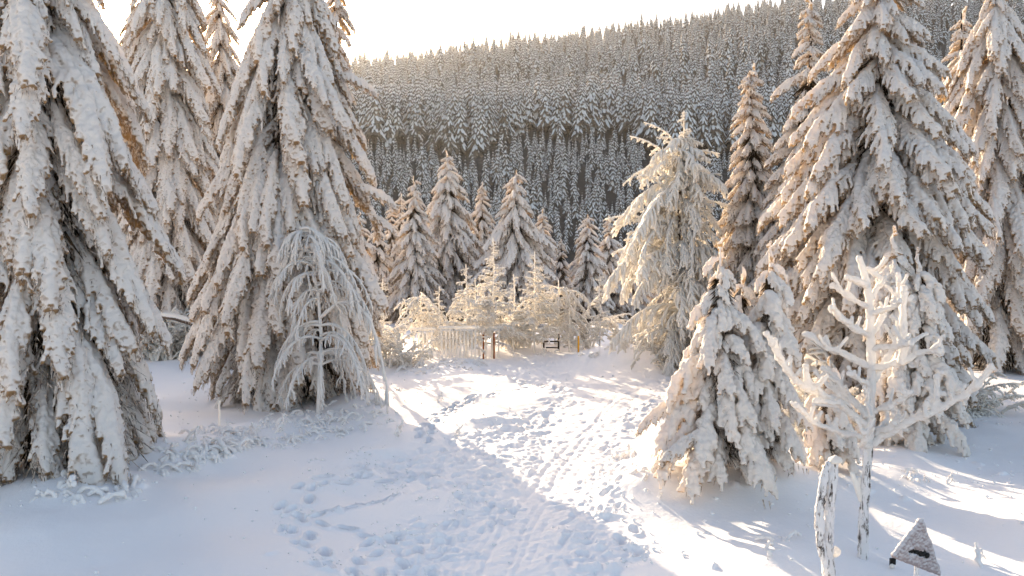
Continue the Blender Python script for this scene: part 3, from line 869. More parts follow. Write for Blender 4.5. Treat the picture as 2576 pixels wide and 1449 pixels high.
plants = [
    ('frosted_shrub', 'tall frosted brush under the orange-lit spruce, next to the fallen branch', 'shrub', 425, 888, 640, 60, 40, 'bush', 33.5),
    ('frosted_shrub', 'frosted brush against the left flank of the big centre-left spruce', 'shrub', 520, 885, 620, 60, 40, 'bush', 35),
    ('frosted_shrub', 'tall wiry frosted shrub between the arched shrub and the leaning sapling', 'shrub', 1125, 882, 690, 60, 22, 'bush', 34.4),
    ('frosted_shrub', 'tall wiry frosted shrub between the tallest sapling and the pointed one', 'shrub', 1290, 880, 670, 60, 22, 'bush', 34.6),
    ('frosted_shrub', 'frosted shrub with long nodding sprays above the picket railing', 'shrub', 1195, 884, 700, 75, 24, 'arch', 34.0),
    ('frosted_shrub', 'upright frosted shrub filling the space left of the thin dark-stemmed sapling', 'shrub', 1470, 872, 735, 50, 20, 'bush', 34.8),
    ('frosted_sapling', 'slim frosted sapling standing between the leaning sapling and the arched shrub', 'sapling', 1105, 890, 720, 42, 24, 'conifer', 32.5),
    ('frosted_sapling', 'frosted sapling rising from the thicket between the two tallest saplings', 'sapling', 1292, 884, 690, 48, 26, 'conifer', 33.8),
    ('frosted_sapling', 'short frosted sapling right beside the wide arching shrub, near the yellow marker post', 'sapling', 1432, 880, 740, 34, 20, 'conifer', 33.2),
    ('frosted_sapling', 'small frosted sapling on the bank left of the square tree guard', 'sapling', 925, 890, 745, 36, 20, 'conifer', 31.8),
    ('frosted_sapling', 'frosted sapling standing straight above the square snow-capped tree guard', 'sapling', 963, 868, 702, 32, 26, 'conifer', 33.5),
    ('frosted_shrub', 'arched frosted shrub between the square tree guard and the picket railing', 'shrub', 1060, 878, 735, 70, 20, 'arch', 33),
    ('frosted_shrub', 'low frosted shrub bowing over the snow left of the picket railing', 'shrub', 1015, 890, 790, 55, 18, 'bush', 31.5),
    ('frosted_sapling', 'leaning frosted sapling with level fingers just left of the tallest frosted sapling', 'sapling', 1172, 905, 665, 88, 44, 'conifer', 31),
    ('frosted_sapling', 'tallest frosted sapling, with level white fingers, in front of the orange-brown posts', 'sapling', 1240, 893, 600, 90, 60, 'conifer', 32),
    ('frosted_sapling', 'frosted sapling with a pointed tip right of the orange-brown posts', 'sapling', 1345, 880, 632, 100, 60, 'conifer', 33),
    ('frosted_shrub', 'wide frosted shrub whose arching sprays reach right above the dark wooden rail', 'shrub', 1405, 875, 705, 85, 34, 'arch', 34),
    ('frosted_shrub', 'dense frosted thicket right behind the picket railing', 'shrub', 1150, 872, 775, 100, 34, 'bush', 36.5),
    ('frosted_shrub', 'dense frosted thicket below the pointed frosted sapling', 'shrub', 1320, 876, 780, 90, 34, 'bush', 35.5),
    ('frosted_shrub', 'brown-twigged frosted shrub behind the yellow marker post', 'shrub', 1450, 868, 790, 70, 26, 'bush', 36),
    ('frosted_sapling', 'small frosted sapling on a dark bare stem right of the yellow marker post', 'sapling', 1508, 862, 690, 34, 34, 'conifer', 35),
    ('frosted_shrub', 'low frosted shrub on the snow mound at the top of the path', 'shrub', 1560, 862, 780, 50, 20, 'bush', 36),
    ('frosted_shrub', 'low frosted shrub under the left side of the white glowing birch', 'shrub', 1640, 890, 790, 60, 26, 'bush', 33),
    ('frosted_shrub', 'frosted brush in the sunlit gap behind the big centre-left spruce', 'shrub', 470, 885, 700, 60, 30, 'bush', 36),
    ('frosted_shrub', 'frosted brush at the right foot of the big centre-left spruce', 'shrub', 930, 905, 760, 50, 24, 'bush', 32),
    ('frosted_shrub', 'collapsed snowy shrub fanning out at the right edge of the frame', 'shrub', 2445, 1030, 860, 125, 40, 'bush', None),
    ('frosted_shrub', 'warm-lit frosted shrub filling the gap left of the buried small spruce', 'shrub', 2040, 1120, 900, 55, 26, 'bush', 20),
    ('frosted_shrub', 'pale frosted shrub with knobbly ends between the two pairs of young spruces', 'shrub', 2130, 1110, 830, 60, 26, 'bush', 21),
    ('frosted_shrub', 'spidery frosted shrub at the foot of the white glowing birch', 'shrub', 1690, 905, 800, 45, 22, 'bush', 30.5),
]
for (nm, lab, cat, u, v, tv, hw, n, st, Y) in plants:
    if Y and 1040 <= u <= 1480:          # these grow just behind the railing
        Y += 2.7; n = int(n * .72); hw *= .92
    rime_plant(nm, lab, cat, u, v, tv, hw, int(n * (1.05 if st == 'bush' else 1.5)), st, Y, group='frosted plants beyond the path' if Y and Y > 30 else None,
               trunk_mat=M_FRBARK if 'dark bare stem' in lab else None, droop=2.0 if 'collapsed' in lab else None,
               r=.045 if 'collapsed' in lab else .035)

# ------------------------------------------------------------------ upright frosted sapling in the foreground (limbs as in the photograph)
base = ground(2163, 1403); Yd = base.y; mp = Yd / F
t = thing('frosted_pine_sapling', 'upright sapling coated in thick rime with upturned finger-like branches, right foreground', 'sapling', base)
def z8(X, Y): return (1545.6 + X * .5556, 644 + Y * .5556)
def wp(X, Y, dy=0.0):
    u, v = z8(X, Y); return np.array(at(u, v, Yd) - base) + np.array([0, dy, 0])
def fused_limb(paths, r=.048):
    b = MB()
    for pts, dy, rr in paths:
        P = np.array([wp(*q) for q in pts]); P[:, 1] += np.linspace(0, dy, len(P)) + (paths[0][1] * .5 if pts is not paths[0][0] else 0)
        n = max(6, int(np.linalg.norm(np.diff(P, axis=0), axis=1).sum() / .045)); tt = np.linspace(0, 1, n)
        Q = np.stack([np.interp(tt, np.linspace(0, 1, len(P)), P[:, i]) for i in range(3)], 1)
        Q += np.stack([wob(n, .012, 3), wob(n, .012, 3), wob(n, .012, 3)], 1)
        rad = r * rr * np.linspace(1.1, .8, n) * (1 + wob(n, .20, 1.3)); rad[-1] *= 1.2
        b.tube(Q, rad, 8)
        if pts is paths[0][0] and n > 12:
            for _k in range(int(n / 4.5)):
                q = rnd.randrange(n // 4, n - 2); sg = rnd.choice([-1, 1])
                d = np.array([sg * rnd.uniform(.1, .7), rnd.uniform(-.9, .9), rnd.uniform(.3, 1.1)]); d /= np.linalg.norm(d); l = rnd.uniform(.12, .30)
                b.tube(np.array([Q[q], Q[q] + d * l * .5 - [0, 0, .01], Q[q] + d * l + [0, 0, .03]]), [r * .66, r * .56, r * .56], 7)
    return fuse(b, 'branch', .016, [M_RIMENEAR], .034, .045)
LIMBS = [
    [([(1150, 140), (1080, 112), (1015, 85)], -.3, 1)],
    [([(1155, 230), (1080, 190), (1040, 160), (1015, 135)], .3, 1)],
    [([(1160, 360), (1060, 315), (980, 270), (925, 215)], -.5, 1), ([(1030, 300), (975, 250), (950, 235)], .1, .8)],
    [([(1160, 500), (1060, 455), (960, 405), (910, 355)], .5, 1), ([(1050, 455), (990, 410)], .2, .8)],
    [([(1160, 590), (1080, 545), (1010, 510)], -.4, .9)],
    [([(1150, 835), (1050, 795), (960, 770), (850, 720), (760, 632)], -.6, .9), ([(960, 775), (955, 735)], 0, .8)],
    [([(1140, 770), (1000, 660), (880, 600), (760, 530), (690, 440), (620, 320)], -.8, 1.05), ([(700, 450), (690, 365)], 0, .85),
     ([(770, 535), (735, 480), (718, 435)], 0, .9), ([(850, 590), (830, 520), (822, 470)], 0, 1.0), ([(900, 610), (880, 570)], 0, .8), ([(960, 640), (860, 632)], 0, .8)],
    [([(1140, 720), (1060, 600), (1000, 520)], .5, .9)],
    [([(1140, 700), (1060, 650), (980, 560)], .7, .8), ([(1060, 700), (960, 705)], .2, .8)],
    [([(1165, 190), (1230, 110), (1165, 60)], .2, .95)],
    [([(1165, 260), (1225, 225), (1235, 190)], -.4, .9)],
    [([(1165, 340), (1245, 275), (1262, 255)], .4, .95)],
    [([(1170, 505), (1250, 480), (1330, 425), (1390, 405)], -.5, 1.1), ([(1262, 475), (1280, 380), (1285, 180), (1292, 140)], .1, 1.1),
     ([(1300, 455), (1310, 400), (1420, 352)], .3, .9)],
    [([(1175, 560), (1300, 400), (1345, 350), (1372, 240), (1385, 90)], .7, 1.0), ([(1350, 330), (1325, 300), (1318, 285)], .1, .9), ([(1375, 210), (1400, 190)], 0, .9)],
    [([(1180, 700), (1240, 655), (1275, 580)], -.5, .95)],
    [([(1170, 845), (1260, 765), (1340, 700), (1420, 640), (1490, 570), (1545, 470)], -.9, 1.15), ([(1375, 665), (1385, 600), (1390, 520)], 0, .95),
     ([(1392, 525), (1412, 508)], 0, .8), ([(1390, 600), (1430, 590)], 0, .85), ([(1340, 700), (1352, 640)], 0, .85), ([(1480, 580), (1520, 560)], 0, .85)],
    [([(1170, 850), (1280, 795), (1375, 765)], .5, .9), ([(1300, 790), (1310, 740)], 0, .8)],
    [([(1180, 810), (1215, 770), (1230, 735)], -.3, .9)], [([(1190, 800), (1255, 760), (1272, 695)], .3, .85)],
    [([(1150, 860), (1080, 830), (1050, 745)], -.7, .9)], [([(1160, 420), (1235, 400), (1250, 370)], -.7, .9)],
    [([(1160, 640), (1100, 640), (1075, 680)], -.7, .75)],
]
for paths in LIMBS: obj('branch', fused_limb(paths), t)
b = MB()
P = np.array([wp(*q) for q in [(1125, 1385), (1128, 1200), (1140, 1000), (1150, 860), (1160, 700), (1165, 500), (1160, 350), (1155, 200), (1135, 90), (1108, 5)]])
n = 60; tt = np.linspace(0, 1, n); Q = np.stack([np.interp(tt, np.linspace(0, 1, len(P)), P[:, i]) for i in range(3)], 1)
b.tube(Q, np.interp(tt, [0, .38, .42, 1], [.074, .064, .066, .050]) * (1 + wob(n, .08, 1.5)), 10)
tm = fuse(b, 'trunk', .020, [M_FRBARK, M_RIMENEAR], .035, .05)
zc = wp(1145, 905)[2]
for pl in tm.polygons: pl.material_index = 1 if pl.center.z > zc + .12 * math.sin(pl.center.x * 60) else 0
obj('trunk', tm, t)
b = MB(); P = np.array([wp(*q) for q in [(1118, 1110), (1100, 1050), (1075, 980)]]); b.tube(P, [.04, .045, .035], 7)
b.tube(np.array([wp(1105, 1060), wp(1112, 1000)]), [.03, .02], 6)
obj('branch', fuse(b, 'branch', .016, [M_RIME], .02, .04), t)

# double stake
base = ground(2085, 1500); base = at(2085, 1500, 11.0); base.z = gz(base.x, 11.0)
Yd = 11.0
t = thing('wooden_stake', 'pair of rime-coated stakes bound together, dark bark showing at the foot, beside the upright sapling', 'stake', base)
def stake(pts, rads, mat, name, dy=0, disp=.03):
    b = MB(); P = np.array([np.array(at(u, v, Yd) - base) + [0, dy, 0] for u, v in pts]); n = 30; tt = np.linspace(0, 1, n)
    Q = np.stack([np.interp(tt, np.linspace(0, 1, len(P)), P[:, i]) for i in range(3)], 1)
    b.tube(Q, np.interp(tt, np.linspace(0, 1, len(rads)), rads) * (1 + wob(n, .06, 1.5)), 10)
    obj(name, fuse(b, name, .016, [mat], disp, .05), t)
stake([(2088, 1520), (2084, 1440), (2082, 1360), (2087, 1250), (2097, 1155)], [.09, .08, .076, .072, .065], M_FRBARK, 'pole')
stake([(2080, 1440), (2060, 1365), (2056, 1290), (2068, 1200), (2080, 1160)], [.05, .06, .058, .052, .04], M_FRBARK, 'pole', -.06)
stake([(2100, 1160), (2100, 1150)], [.088, .07], M_RIME, 'snow_cap', -.02, .01)
stake([(2098, 1390), (2110, 1388)], [.07, .06], M_RIME, 'snow_cap', .02, .01)

# triangular warning sign
sp0 = at(2308, 1500, 10.4); sp0.z = gz(sp0.x, 10.4); Yd = 10.4; base = sp0
t = thing('triangle_sign', 'rime-crusted triangular warning sign on a post, black patches bare, lower right corner', 'road sign', base)
A3 = [np.array(at(u, v, Yd) - base) for u, v in [(2315, 1306), (2238, 1392), (2372, 1452)]]
A3[2][1] += .12; A3[1][1] -= .08
nrm = np.cross(A3[2] - A3[0], A3[1] - A3[0]); nrm /= np.linalg.norm(nrm)
if nrm[1] > 0: nrm = -nrm
def tri_slab(b, pts, th, off, rr, mat=0):
    """rounded-corner triangle slab"""
    c = sum(pts) / 3; out = []
    for i in range(3):
        p, q, s_ = pts[i], pts[i - 1], pts[(i + 1) % 3]
        d1 = (q - p) / np.linalg.norm(q - p); d2 = (s_ - p) / np.linalg.norm(s_ - p)
        for w in (0, .25, .5, .75, 1):
            a_ = p + d1 * rr; e_ = p + d2 * rr
            out.append((1 - w) ** 2 * a_ + 2 * w * (1 - w) * p + w * w * e_)
    m = len(out); F_ = [o + nrm * (off + th / 2) for o in out]; B_ = [o + nrm * (off - th / 2) for o in out]
    V = np.array(F_ + B_ + [c + nrm * (off + th / 2), c + nrm * (off - th / 2)])
    i = np.arange(m); j = (i + 1) % m
    b.add(V, np.stack([i, j, j + m, i + m], 1), np.vstack([np.stack([i, np.full(m, 2 * m), j], 1), np.stack([i + m, j + m, np.full(m, 2 * m + 1)], 1)]), mat)
cen = sum(A3) / 3
b = MB(); tri_slab(b, [cen + (p - cen) * .93 for p in A3], .006, .0, .07); obj('red_border', b.mesh('red_border', [M_RED], False), t)
b = MB(); tri_slab(b, [cen + (p - cen) * .70 for p in A3], .003, .006, .04); obj('sign_face', b.mesh('sign_face', [M_WHITEP], False), t)
# rime crust: slab of lumps that leaves a few openings
b = MB()
holes = [np.array(at(u, v, Yd) - base) for u, v in [(2285, 1385), (2293, 1384), (2304, 1389), (2315, 1392), (2322, 1391), (2331, 1397)]]
e1 = (A3[1] - A3[0]); e2 = (A3[2] - A3[0])
for k in range(900):
    s1, s2 = rnd.random(), rnd.random()
    if s1 + s2 > 1: s1, s2 = 1 - s1, 1 - s2
    p = A3[0] + e1 * s1 + e2 * s2
    if min(np.linalg.norm((p - h_)[[0, 2]]) for h_ in holes) < .034: continue
    q = p + nrm * .012
    b.tube(np.array([q, q + nrm * rnd.uniform(.012, .03) + nr.normal(size=3) * .004]), [.022, .016], 5)
for i in range(3):
    p, q = A3[i], A3[(i + 1) % 3]; n = 26
    P = np.stack([p + (q - p) * w for w in np.linspace(0, 1, n)]) + nrm * .01
    b.tube(P, (.034 if i != 1 else .022) * (1 + wob(n, .15, 1.2)), 6)
M_SIGNRIME = snow_material('feathered_rime', (.66, .65, .68), (.30, .26, .27), -.3, .7, 1.0, 34)
obj('rime_crust', fuse(b, 'rime_crust', .009, [M_SIGNRIME], .012, .03, smooth=0), t)
b = MB()
for h_ in holes:
    b.tube(np.array([h_ + nrm * .010, h_ + nrm * .016]), [.036, .034], 10)
obj('black_symbol', b.mesh('black_symbol', [M_BLACK]), t)
b = MB(); pt = np.array(at(2312, 1398, Yd) - base); pb = np.array(at(2306, 1500, Yd) - base); pb[2] = -.1
n = 14; b.tube(np.stack([pb + (pt - pb) * w for w in np.linspace(0, 1, n)]) - nrm * .03, .032 * (1 + wob(n, .1, 1)), 9)
obj('post', b.mesh('post', [M_FRBARK]), t)
# little dark stump left of the sign
p = ground(2243, 1424)
t = thing('dark_stub', 'tiny dark notched stub poking out of the snow left of the triangular sign', 'stub', p)
b = MB(); b.box((0, 0, .05), (.05, .04, .12)); b.box((.035, .002, .075), (.035, .035, .10)); obj('wood', b.mesh('wood', [M_BLACK], False), t)
b = MB(); b.tube(np.array([[-.01, -.035, .0], [-.01, -.04, .035]]), [.04, .025], 8); obj('snow_cap', b.mesh('snow_cap', [M_RIME]), t)

# ------------------------------------------------------------------ railing, tree guard, posts
def post(name, label, cat, u, vb, vt, Y, r, mat, cap=True, group=None, sides=8):
    base = at(u, vb, Y); zz = gz(base.x, base.y); top = at(u, vt, Y).z
    base.z = zz
    t = thing(name, label, cat, base, group)
    b = MB(); n = 8; b.tube(np.stack([wob(n, r * .12, 2), wob(n, r * .12, 2), np.linspace(-.08, top - zz, n)], 1), r, sides)
    obj('shaft', b.mesh('shaft', [mat]), t)
    if cap:
        b = MB(); b.tube(np.array([[0, 0, top - zz - .01], [0, 0, top - zz + r * .9], [0, 0, top - zz + r * 1.6]]), [r * 1.25, r * 1.2, r * .6], 8)
        obj('snow_cap', b.mesh('snow_cap', [M_RIME]), t)
    return t
post('marker_post', 'yellow marker post standing at the left edge of the path top', 'post', 1455, 892, 846, 34.2, .035, M_YELLOW, False)
post('snowy_pole', 'thin upright snow-coated pole among the grass clumps right of the giant left-edge spruce', 'pole', 553, 1100, 1012, 20.2, .028, M_RIME, True)
post('orange_post', 'left one of the two orange-brown wooden posts in the railing gap', 'post', 1216, 889, 836, 34.0, .034, M_ORANGE, False)
post('orange_post', 'right one of the two orange-brown wooden posts in the railing gap', 'post', 1243, 888, 838, 34.2, .034, M_ORANGE, False)
post('snowy_pole', 'short snow-coated stub in front of the giant left-edge spruce', 'pole', 243, 1207, 1170, 17.0, .022, M_RIME, False)
post('snowy_pole', 'tiny snow-coated stub left of the other stub before the giant left-edge spruce', 'pole', 104, 1200, 1170, 16.8, .02, M_RIME, False)

def railing(label, u0, u1, vt, vb, Y, nn, name='picket_railing', depth=0):
    a = at(u0, vb, Y); c = at(u1, vb, Y); ztop = at(u0, vt, Y).z
    mid = (a + c) / 2; mid.z = gz(mid.x, mid.y)
    t = thing(name, label, 'railing', mid)
    W = (c.x - a.x); H = ztop - mid.z
    lines = [(0, 0, W)] if not depth else [(-depth / 2, 0, W), (depth / 2, 0, W)]
    for (dy, _, w) in lines:
        b = MB(); b.box((0, dy, H - .05), (w, .05, .07)); obj('rail', b.mesh('rail', [M_FRBARK], False), t)
        b = MB(); n = 26; b.tube(np.stack([np.linspace(-w / 2 - .05, w / 2 + .05, n), dy + wob(n, .01), H + .03 + wob(n, .01)], 1), .075 * (1 + wob(n, .12, 2)), 8, 0, .8)
        obj('snow_cap', b.mesh('snow_cap', [M_RIME]), t)
        for k in range(nn):
            x = -w / 2 + w * (k + .5) / nn + rnd.gauss(0, .012)
            b = MB(); m = 7; b.tube(np.stack([x + wob(m, .006), dy + wob(m, .004), np.linspace(-.1, H - .03, m)], 1), .042 * (1 + wob(m, .12, 1)), 6)
            obj('picket', b.mesh('picket', [M_RIME]), t)
    return t
railing('square tree guard of snow-caked pickets under a thick snow slab, left of the shrubs', 938, 1012, 833, 886, 33.2, 7, 'tree_guard', .9)
railing('snow-capped picket railing in the middle, left of the orange-brown posts', 1108, 1200, 826, 890, 32.8, 10)
railing('short stretch of snow-capped pickets behind the orange-brown posts', 1198, 1262, 826, 886, 34.4, 4)
railing('low snow-caked picket stretch half hidden by the arched frosted shrub', 1036, 1092, 830, 886, 33.0, 5)
# dark wooden rail
p = at(1388, 876, 36.4); p.z = gz(p.x, p.y)
t = thing('dark_rail', 'low dark wooden rail with two posts under the wide arching shrub', 'rail', p)
for x in (-.33, .28):
    b = MB(); b.box((x, 0, .32), (.07, .07, .75 if x > 0 else .45)); obj('post', b.mesh('post', [M_BARK], False), t)
b = MB(); b.box((0, -.045, .38), (.62, .04, .06)); obj('crossbar', b.mesh('crossbar', [M_BARK], False), t)
b = MB(); b.box((.0, -.045, .12), (.5, .04, .05)); obj('crossbar', b.mesh('crossbar', [M_BARK], False), t)
# fallen branch left
p = at(470, 830, 31); p.z = gz(p.x, p.y)
t = thing('fallen_branch', 'snow-topped fallen branch leaning in the gap between the left spruces', 'branch', p)
b = MB(); P = np.array([np.array(at(u, v, 31) - p) for u, v in [(398, 795), (440, 800), (480, 812), (515, 832)]])
b.tube(P, [.06, .09, .10, .08], 8); obj('wood', b.mesh('wood', [M_TRUNK]), t)
b = MB(); b.tube(P + [0, 0, .09], [.05, .08, .09, .07], 8); obj('snow_cap', b.mesh('snow_cap', [M_RIME]), t)

# ------------------------------------------------------------------ snow-crusted grass and weed clumps
def tuft_mesh(nf, h, spread, r=.026, arch=2.0):
    b = MB()
    for k in range(nf):
        a = rnd.uniform(0, 6.283)
        p0 = np.array([math.cos(a) * spread * rnd.random() * .7, math.sin(a) * spread * rnd.random() * .7, -.04])
        P = limb_points(p0, (math.cos(a) * rnd.uniform(.1, .7), math.sin(a) * rnd.uniform(.1, .7), 1), h * rnd.uniform(.5, 1.5), arch * rnd.uniform(.7, 2.2), 7, .16)
        P = P + np.cumsum(nr.normal(size=P.shape) * .012, axis=0)
        b.tube(P, r * 1.15 * (1 + nr.normal(size=8) * .2), 6)
        if rnd.random() < .5:
            q = rnd.randrange(3, 7); b.tube(limb_points(P[q], (nr.normal(), nr.normal(), .2), h * .35, 2.5, 4, .2), r, 5)
    return fuse(b, 'clump', .015, [M_CLUMP], .03, .05)
TUFTS = [tuft_mesh(6, .30, .22), tuft_mesh(9, .26, .30, .03, 3), tuft_mesh(4, .22, .15, .028, 3), tuft_mesh(12, .34, .36, .026, 2.5), tuft_mesh(3, .30, .08, .022, .5), tuft_mesh(7, .2, .25, .04, 3.2)]
def tuft(u, v, k, s, label, group=None, cat='grass clump', name='snowy_grass_clump'):
    p = ground(u, v); p.z = gz(p.x, p.y)
    o = obj(name, TUFTS[k], None, p, (0, 0, rnd.uniform(0, 6.28)), s, label=label, category=cat)
    if group: o['group'] = group
PATCH = 'snow-crusted clumps in the weed patch below the drooping sapling'
for _ in range(120):
    w = rnd.random()
    u = rnd.gauss(0, 1) * 60 + np.interp(w, [0, .5, 1], [560, 700, 900]); v = np.interp(u, [440, 560, 700, 850, 1010], [1140, 1100, 1075, 1055, 1045]) + rnd.gauss(0, 20)
    if 430 < u < 1020: tuft(u, v, rnd.randrange(6), rnd.uniform(.6, 1.25), 'snow-crusted grass clump in the weed patch left of the path', PATCH)
for _ in range(36):
    u = rnd.uniform(400, 620); v = 1150 - (u - 400) * .12 + rnd.gauss(0, 15)
    tuft(u, v, rnd.choice([1, 3, 5, 2]), rnd.uniform(.7, 1.3), 'snow-buried grass hummock between the giant left-edge spruce and the thin pole', 'snow-buried grass hummocks by the giant left-edge spruce')
for _ in range(9):
    u = rnd.uniform(90, 380); v = 1225 + rnd.gauss(0, 18)
    tuft(u, v, rnd.choice([1, 3, 5, 2]), rnd.uniform(.8, 1.5), 'snow-buried grass hummock just below the skirt of the giant left-edge spruce', 'snow-buried grass hummocks below the giant left-edge spruce')
for _ in range(40):
    u = rnd.uniform(960, 1220); v = 925 - (abs(u - 1090) / 130) * 8 + rnd.gauss(0, 9)
    tuft(u, v, rnd.randrange(6), rnd.uniform(.7, 1.4), 'frosted weed clump on the sunlit bank in front of the railing', 'frosted weeds on the bank in front of the railing')
for _ in range(34):
    u = rnd.uniform(1290, 1700); v = 886 + rnd.gauss(0, 4)
    tuft(u, v, rnd.randrange(6), rnd.uniform(.5, 1.0), 'small frosted weed clump along the crest where the path ends', 'frosted weeds along the crest')
for (u, v, k, s, lab) in [
    (320, 1240, 1, 1.5, 'snow-covered hummock of grass just below the giant left-edge spruce'),
    (270, 1255, 2, 1.4, 'arched snowy grass loop left of the low hummock below the giant spruce'),
    (380, 1175, 3, 1.0, 'snowy grass tangle touching the right foot of the giant left-edge spruce'),
    (1145, 1092, 4, .9, 'spiky frosted weeds where the left footprint trail meets the path'),
    (1000, 1095, 4, 1.3, 'tall frosted weed sprigs on the shadow edge left of the footprint trail'),
    (1100, 1010, 4, .8, 'lone frosted twig on the smooth sunlit snow left of the trail'),
    (2285, 1195, 1, 1.0, 'small snow-covered plant in the shade right of the upright sapling'),
    (2340, 1215, 4, .5, 'single snowy stem right of the small plant in the shade'),
    (2380, 1222, 4, .6, 'two-knobbed snowy stem farther right in the shade'),
    (2465, 1415, 4, .9, 'short snow-coated stem right of the triangular sign'),
    (1930, 1395, 3, .9, 'low snow-covered weed mound left of the bound stakes'),
    (1960, 1370, 1, .9, 'snow-covered weed tangle behind the low mound left of the bound stakes'),
    (1780, 1345, 2, .8, 'half-buried snowy twigs in the sunlit patch below the stout young spruce'),
    (1715, 1350, 2, .45, 'tiny snow lump with twigs left of the half-buried twigs'),
    (1590, 1140, 3, 1.2, 'frosted weeds at the right edge of the path beside the stout young spruce'),
    (1615, 1180, 0, 1.2, 'frosted grass tips poking out at the left foot of the stout young spruce'),
    (1660, 1250, 4, .6, 'lone frosted twig on the mound of the stout young spruce'),
    (2460, 1050, 2, 1.3, 'tent-shaped snow-covered clump below the collapsed shrub'),
    (1000, 985, 0, 1.1, 'frosted weeds beneath the right tip of the drooping sapling'),
    (800, 1155, 5, .9, 'rounded snow-covered clump in the shade below the weed patch'),
]:
    tuft(u, v, k, s, lab)

# clods of snow dropped from boughs and kicked off the path
b = MB()
ico = np.array([[0, 0, 1], [.89, 0, .45], [.28, .85, .45], [-.72, .53, .45], [-.72, -.53, .45], [.28, -.85, .45], [0, 0, -.3]])
icf = [[0, 1, 2], [0, 2, 3], [0, 3, 4], [0, 4, 5], [0, 5, 1], [6, 2, 1], [6, 3, 2], [6, 4, 3], [6, 5, 4], [6, 1, 5]]
for k in range(1500):
    if k % 3 == 0:
        bx, by, br = rnd.choice([(-9.5, 17.5, 3.2), (-6.3, 24.5, 3.0), (3.9, 16.3, 1.9), (9.3, 22, 3.2), (7.8, 17.8, 1.9)])
        a = rnd.uniform(0, 6.28); rr = br * rnd.uniform(.75, 1.35); x, y = bx + math.cos(a) * rr, by + math.sin(a) * rr
    elif k % 3 == 1:
        u, v = rnd.choice([(930, 1160), (1010, 1215), (1150, 1250), (1000, 1340), (1590, 1150), (1560, 1280), (1580, 1400), (1300, 1050), (1200, 1080), (1620, 1060), (1690, 980), (820, 1210), (745, 1300), (800, 1400)])
        p = ground(u + rnd.gauss(0, 45), v + rnd.gauss(0, 18)); x, y = p.x, p.y
    else:
        y = rnd.uniform(7, 30); x = rnd.uniform(-.6, .6) * y
    r = rnd.choice([.012, .018, .025, .025, .04]) * rnd.uniform(.7, 1.4)
    b.add(ico * (r * nr.uniform(.7, 1.3, 3)) * nr.uniform(.85, 1.15, (7, 1)) + [x, y, gz(x, y)], None, icf)
obj('snow_clods', b.mesh('snow_clods', [M_GROUND]), kind='stuff')

# ------------------------------------------------------------------ the forest on the far hill
def forest_tree(H, crown0, rad, whorls, per, dead=False):
    b = MB()
    b.tube(np.array([[0, 0, -1.5], [0, 0, H * .5], [0, 0, H]]), [H * .011, H * .008, .03], 6, 2)
    if dead:
        m = 26; a = nr.random(m) * 6.28; h = nr.uniform(crown0 * .45, crown0 * 1.0, m) * H
        b.spikes(np.stack([0 * a, 0 * a, h], 1), np.stack([np.cos(a), np.sin(a), -0.25 + 0 * a], 1), nr.uniform(1, 2.2, m), .05, 2)
    for w in range(whorls):
        f = w / (whorls - 1); z = H * (crown0 + (1 - crown0) * f ** .95 * .985)
        r = rad * (1 - f) ** .95 + .10
        cnt = max(4, int(per * (1 - .45 * f))); a0 = rnd.uniform(0, 6.28)
        for k in range(cnt):
            a = a0 + (k + rnd.uniform(-.3, .3)) * 6.283 / cnt
            L = r * rnd.uniform(.8, 1.2); c, s = math.cos(a), math.sin(a); hw = L * rnd.uniform(.15, .25)
            dr = L * rnd.uniform(.9, 1.6)
            zz = z + rnd.uniform(-.5, .5) * (1 - f); L *= rnd.uniform(.75, 1.15)
            pts = []
            for (q, ww, dz, sg) in [(0.05, .25, 0, .10), (.45, 1.0, -.36, .42), (.80, .75, -.74, .35), (1.0, .12, -1.0, .12)]:
                cx, cy, cz = c * L * q, s * L * q, zz + dr * dz
                nw = hw * ww
                pts += [(cx - s * nw, cy + c * nw, cz - nw * rnd.uniform(.8, 1.3)), (cx, cy, cz + .10), (cx + s * nw, cy - c * nw, cz - nw * rnd.uniform(.8, 1.3))]
            Q = [[3 * i + j, 3 * i + j + 1, 3 * i + j + 4, 3 * i + j + 3] for i in range(3) for j in range(2)]
            if rnd.random() < .75 + .35 * f: b.add(pts, Q, None, 0)
            if f < .9:
                low = []
                for i_, (x, y, zq) in enumerate(pts):
                    cc = pts[i_ // 3 * 3 + 1]; e = 1.55
                    low.append(((cc[0] + (x - cc[0]) * e) * .96, (cc[1] + (y - cc[1]) * e) * .96, cc[2] + (zq - cc[2]) * 1.8 - .10 - .05 * L - rnd.uniform(0, .2) * L))
                b.add(low, Q, None, 1)
    me = b.mesh('crown', [M_FARSNOW, M_FARDARK, M_FARTRUNK], False)
    return me
FT_M = [forest_tree(24 + q, c0, 3.5, 15, 10, True) for q, c0 in ((0, .38), (1.5, .30), (-1.5, .45))]
FT_M2 = [forest_tree(22, .22, 3.0, 16, 9), forest_tree(19, .12, 2.6, 14, 8)]
FT_Y = [forest_tree(10, .02, 1.6, 12, 7), forest_tree(9, .03, 1.4, 11, 7), forest_tree(11, .02, 1.6, 13, 7)]

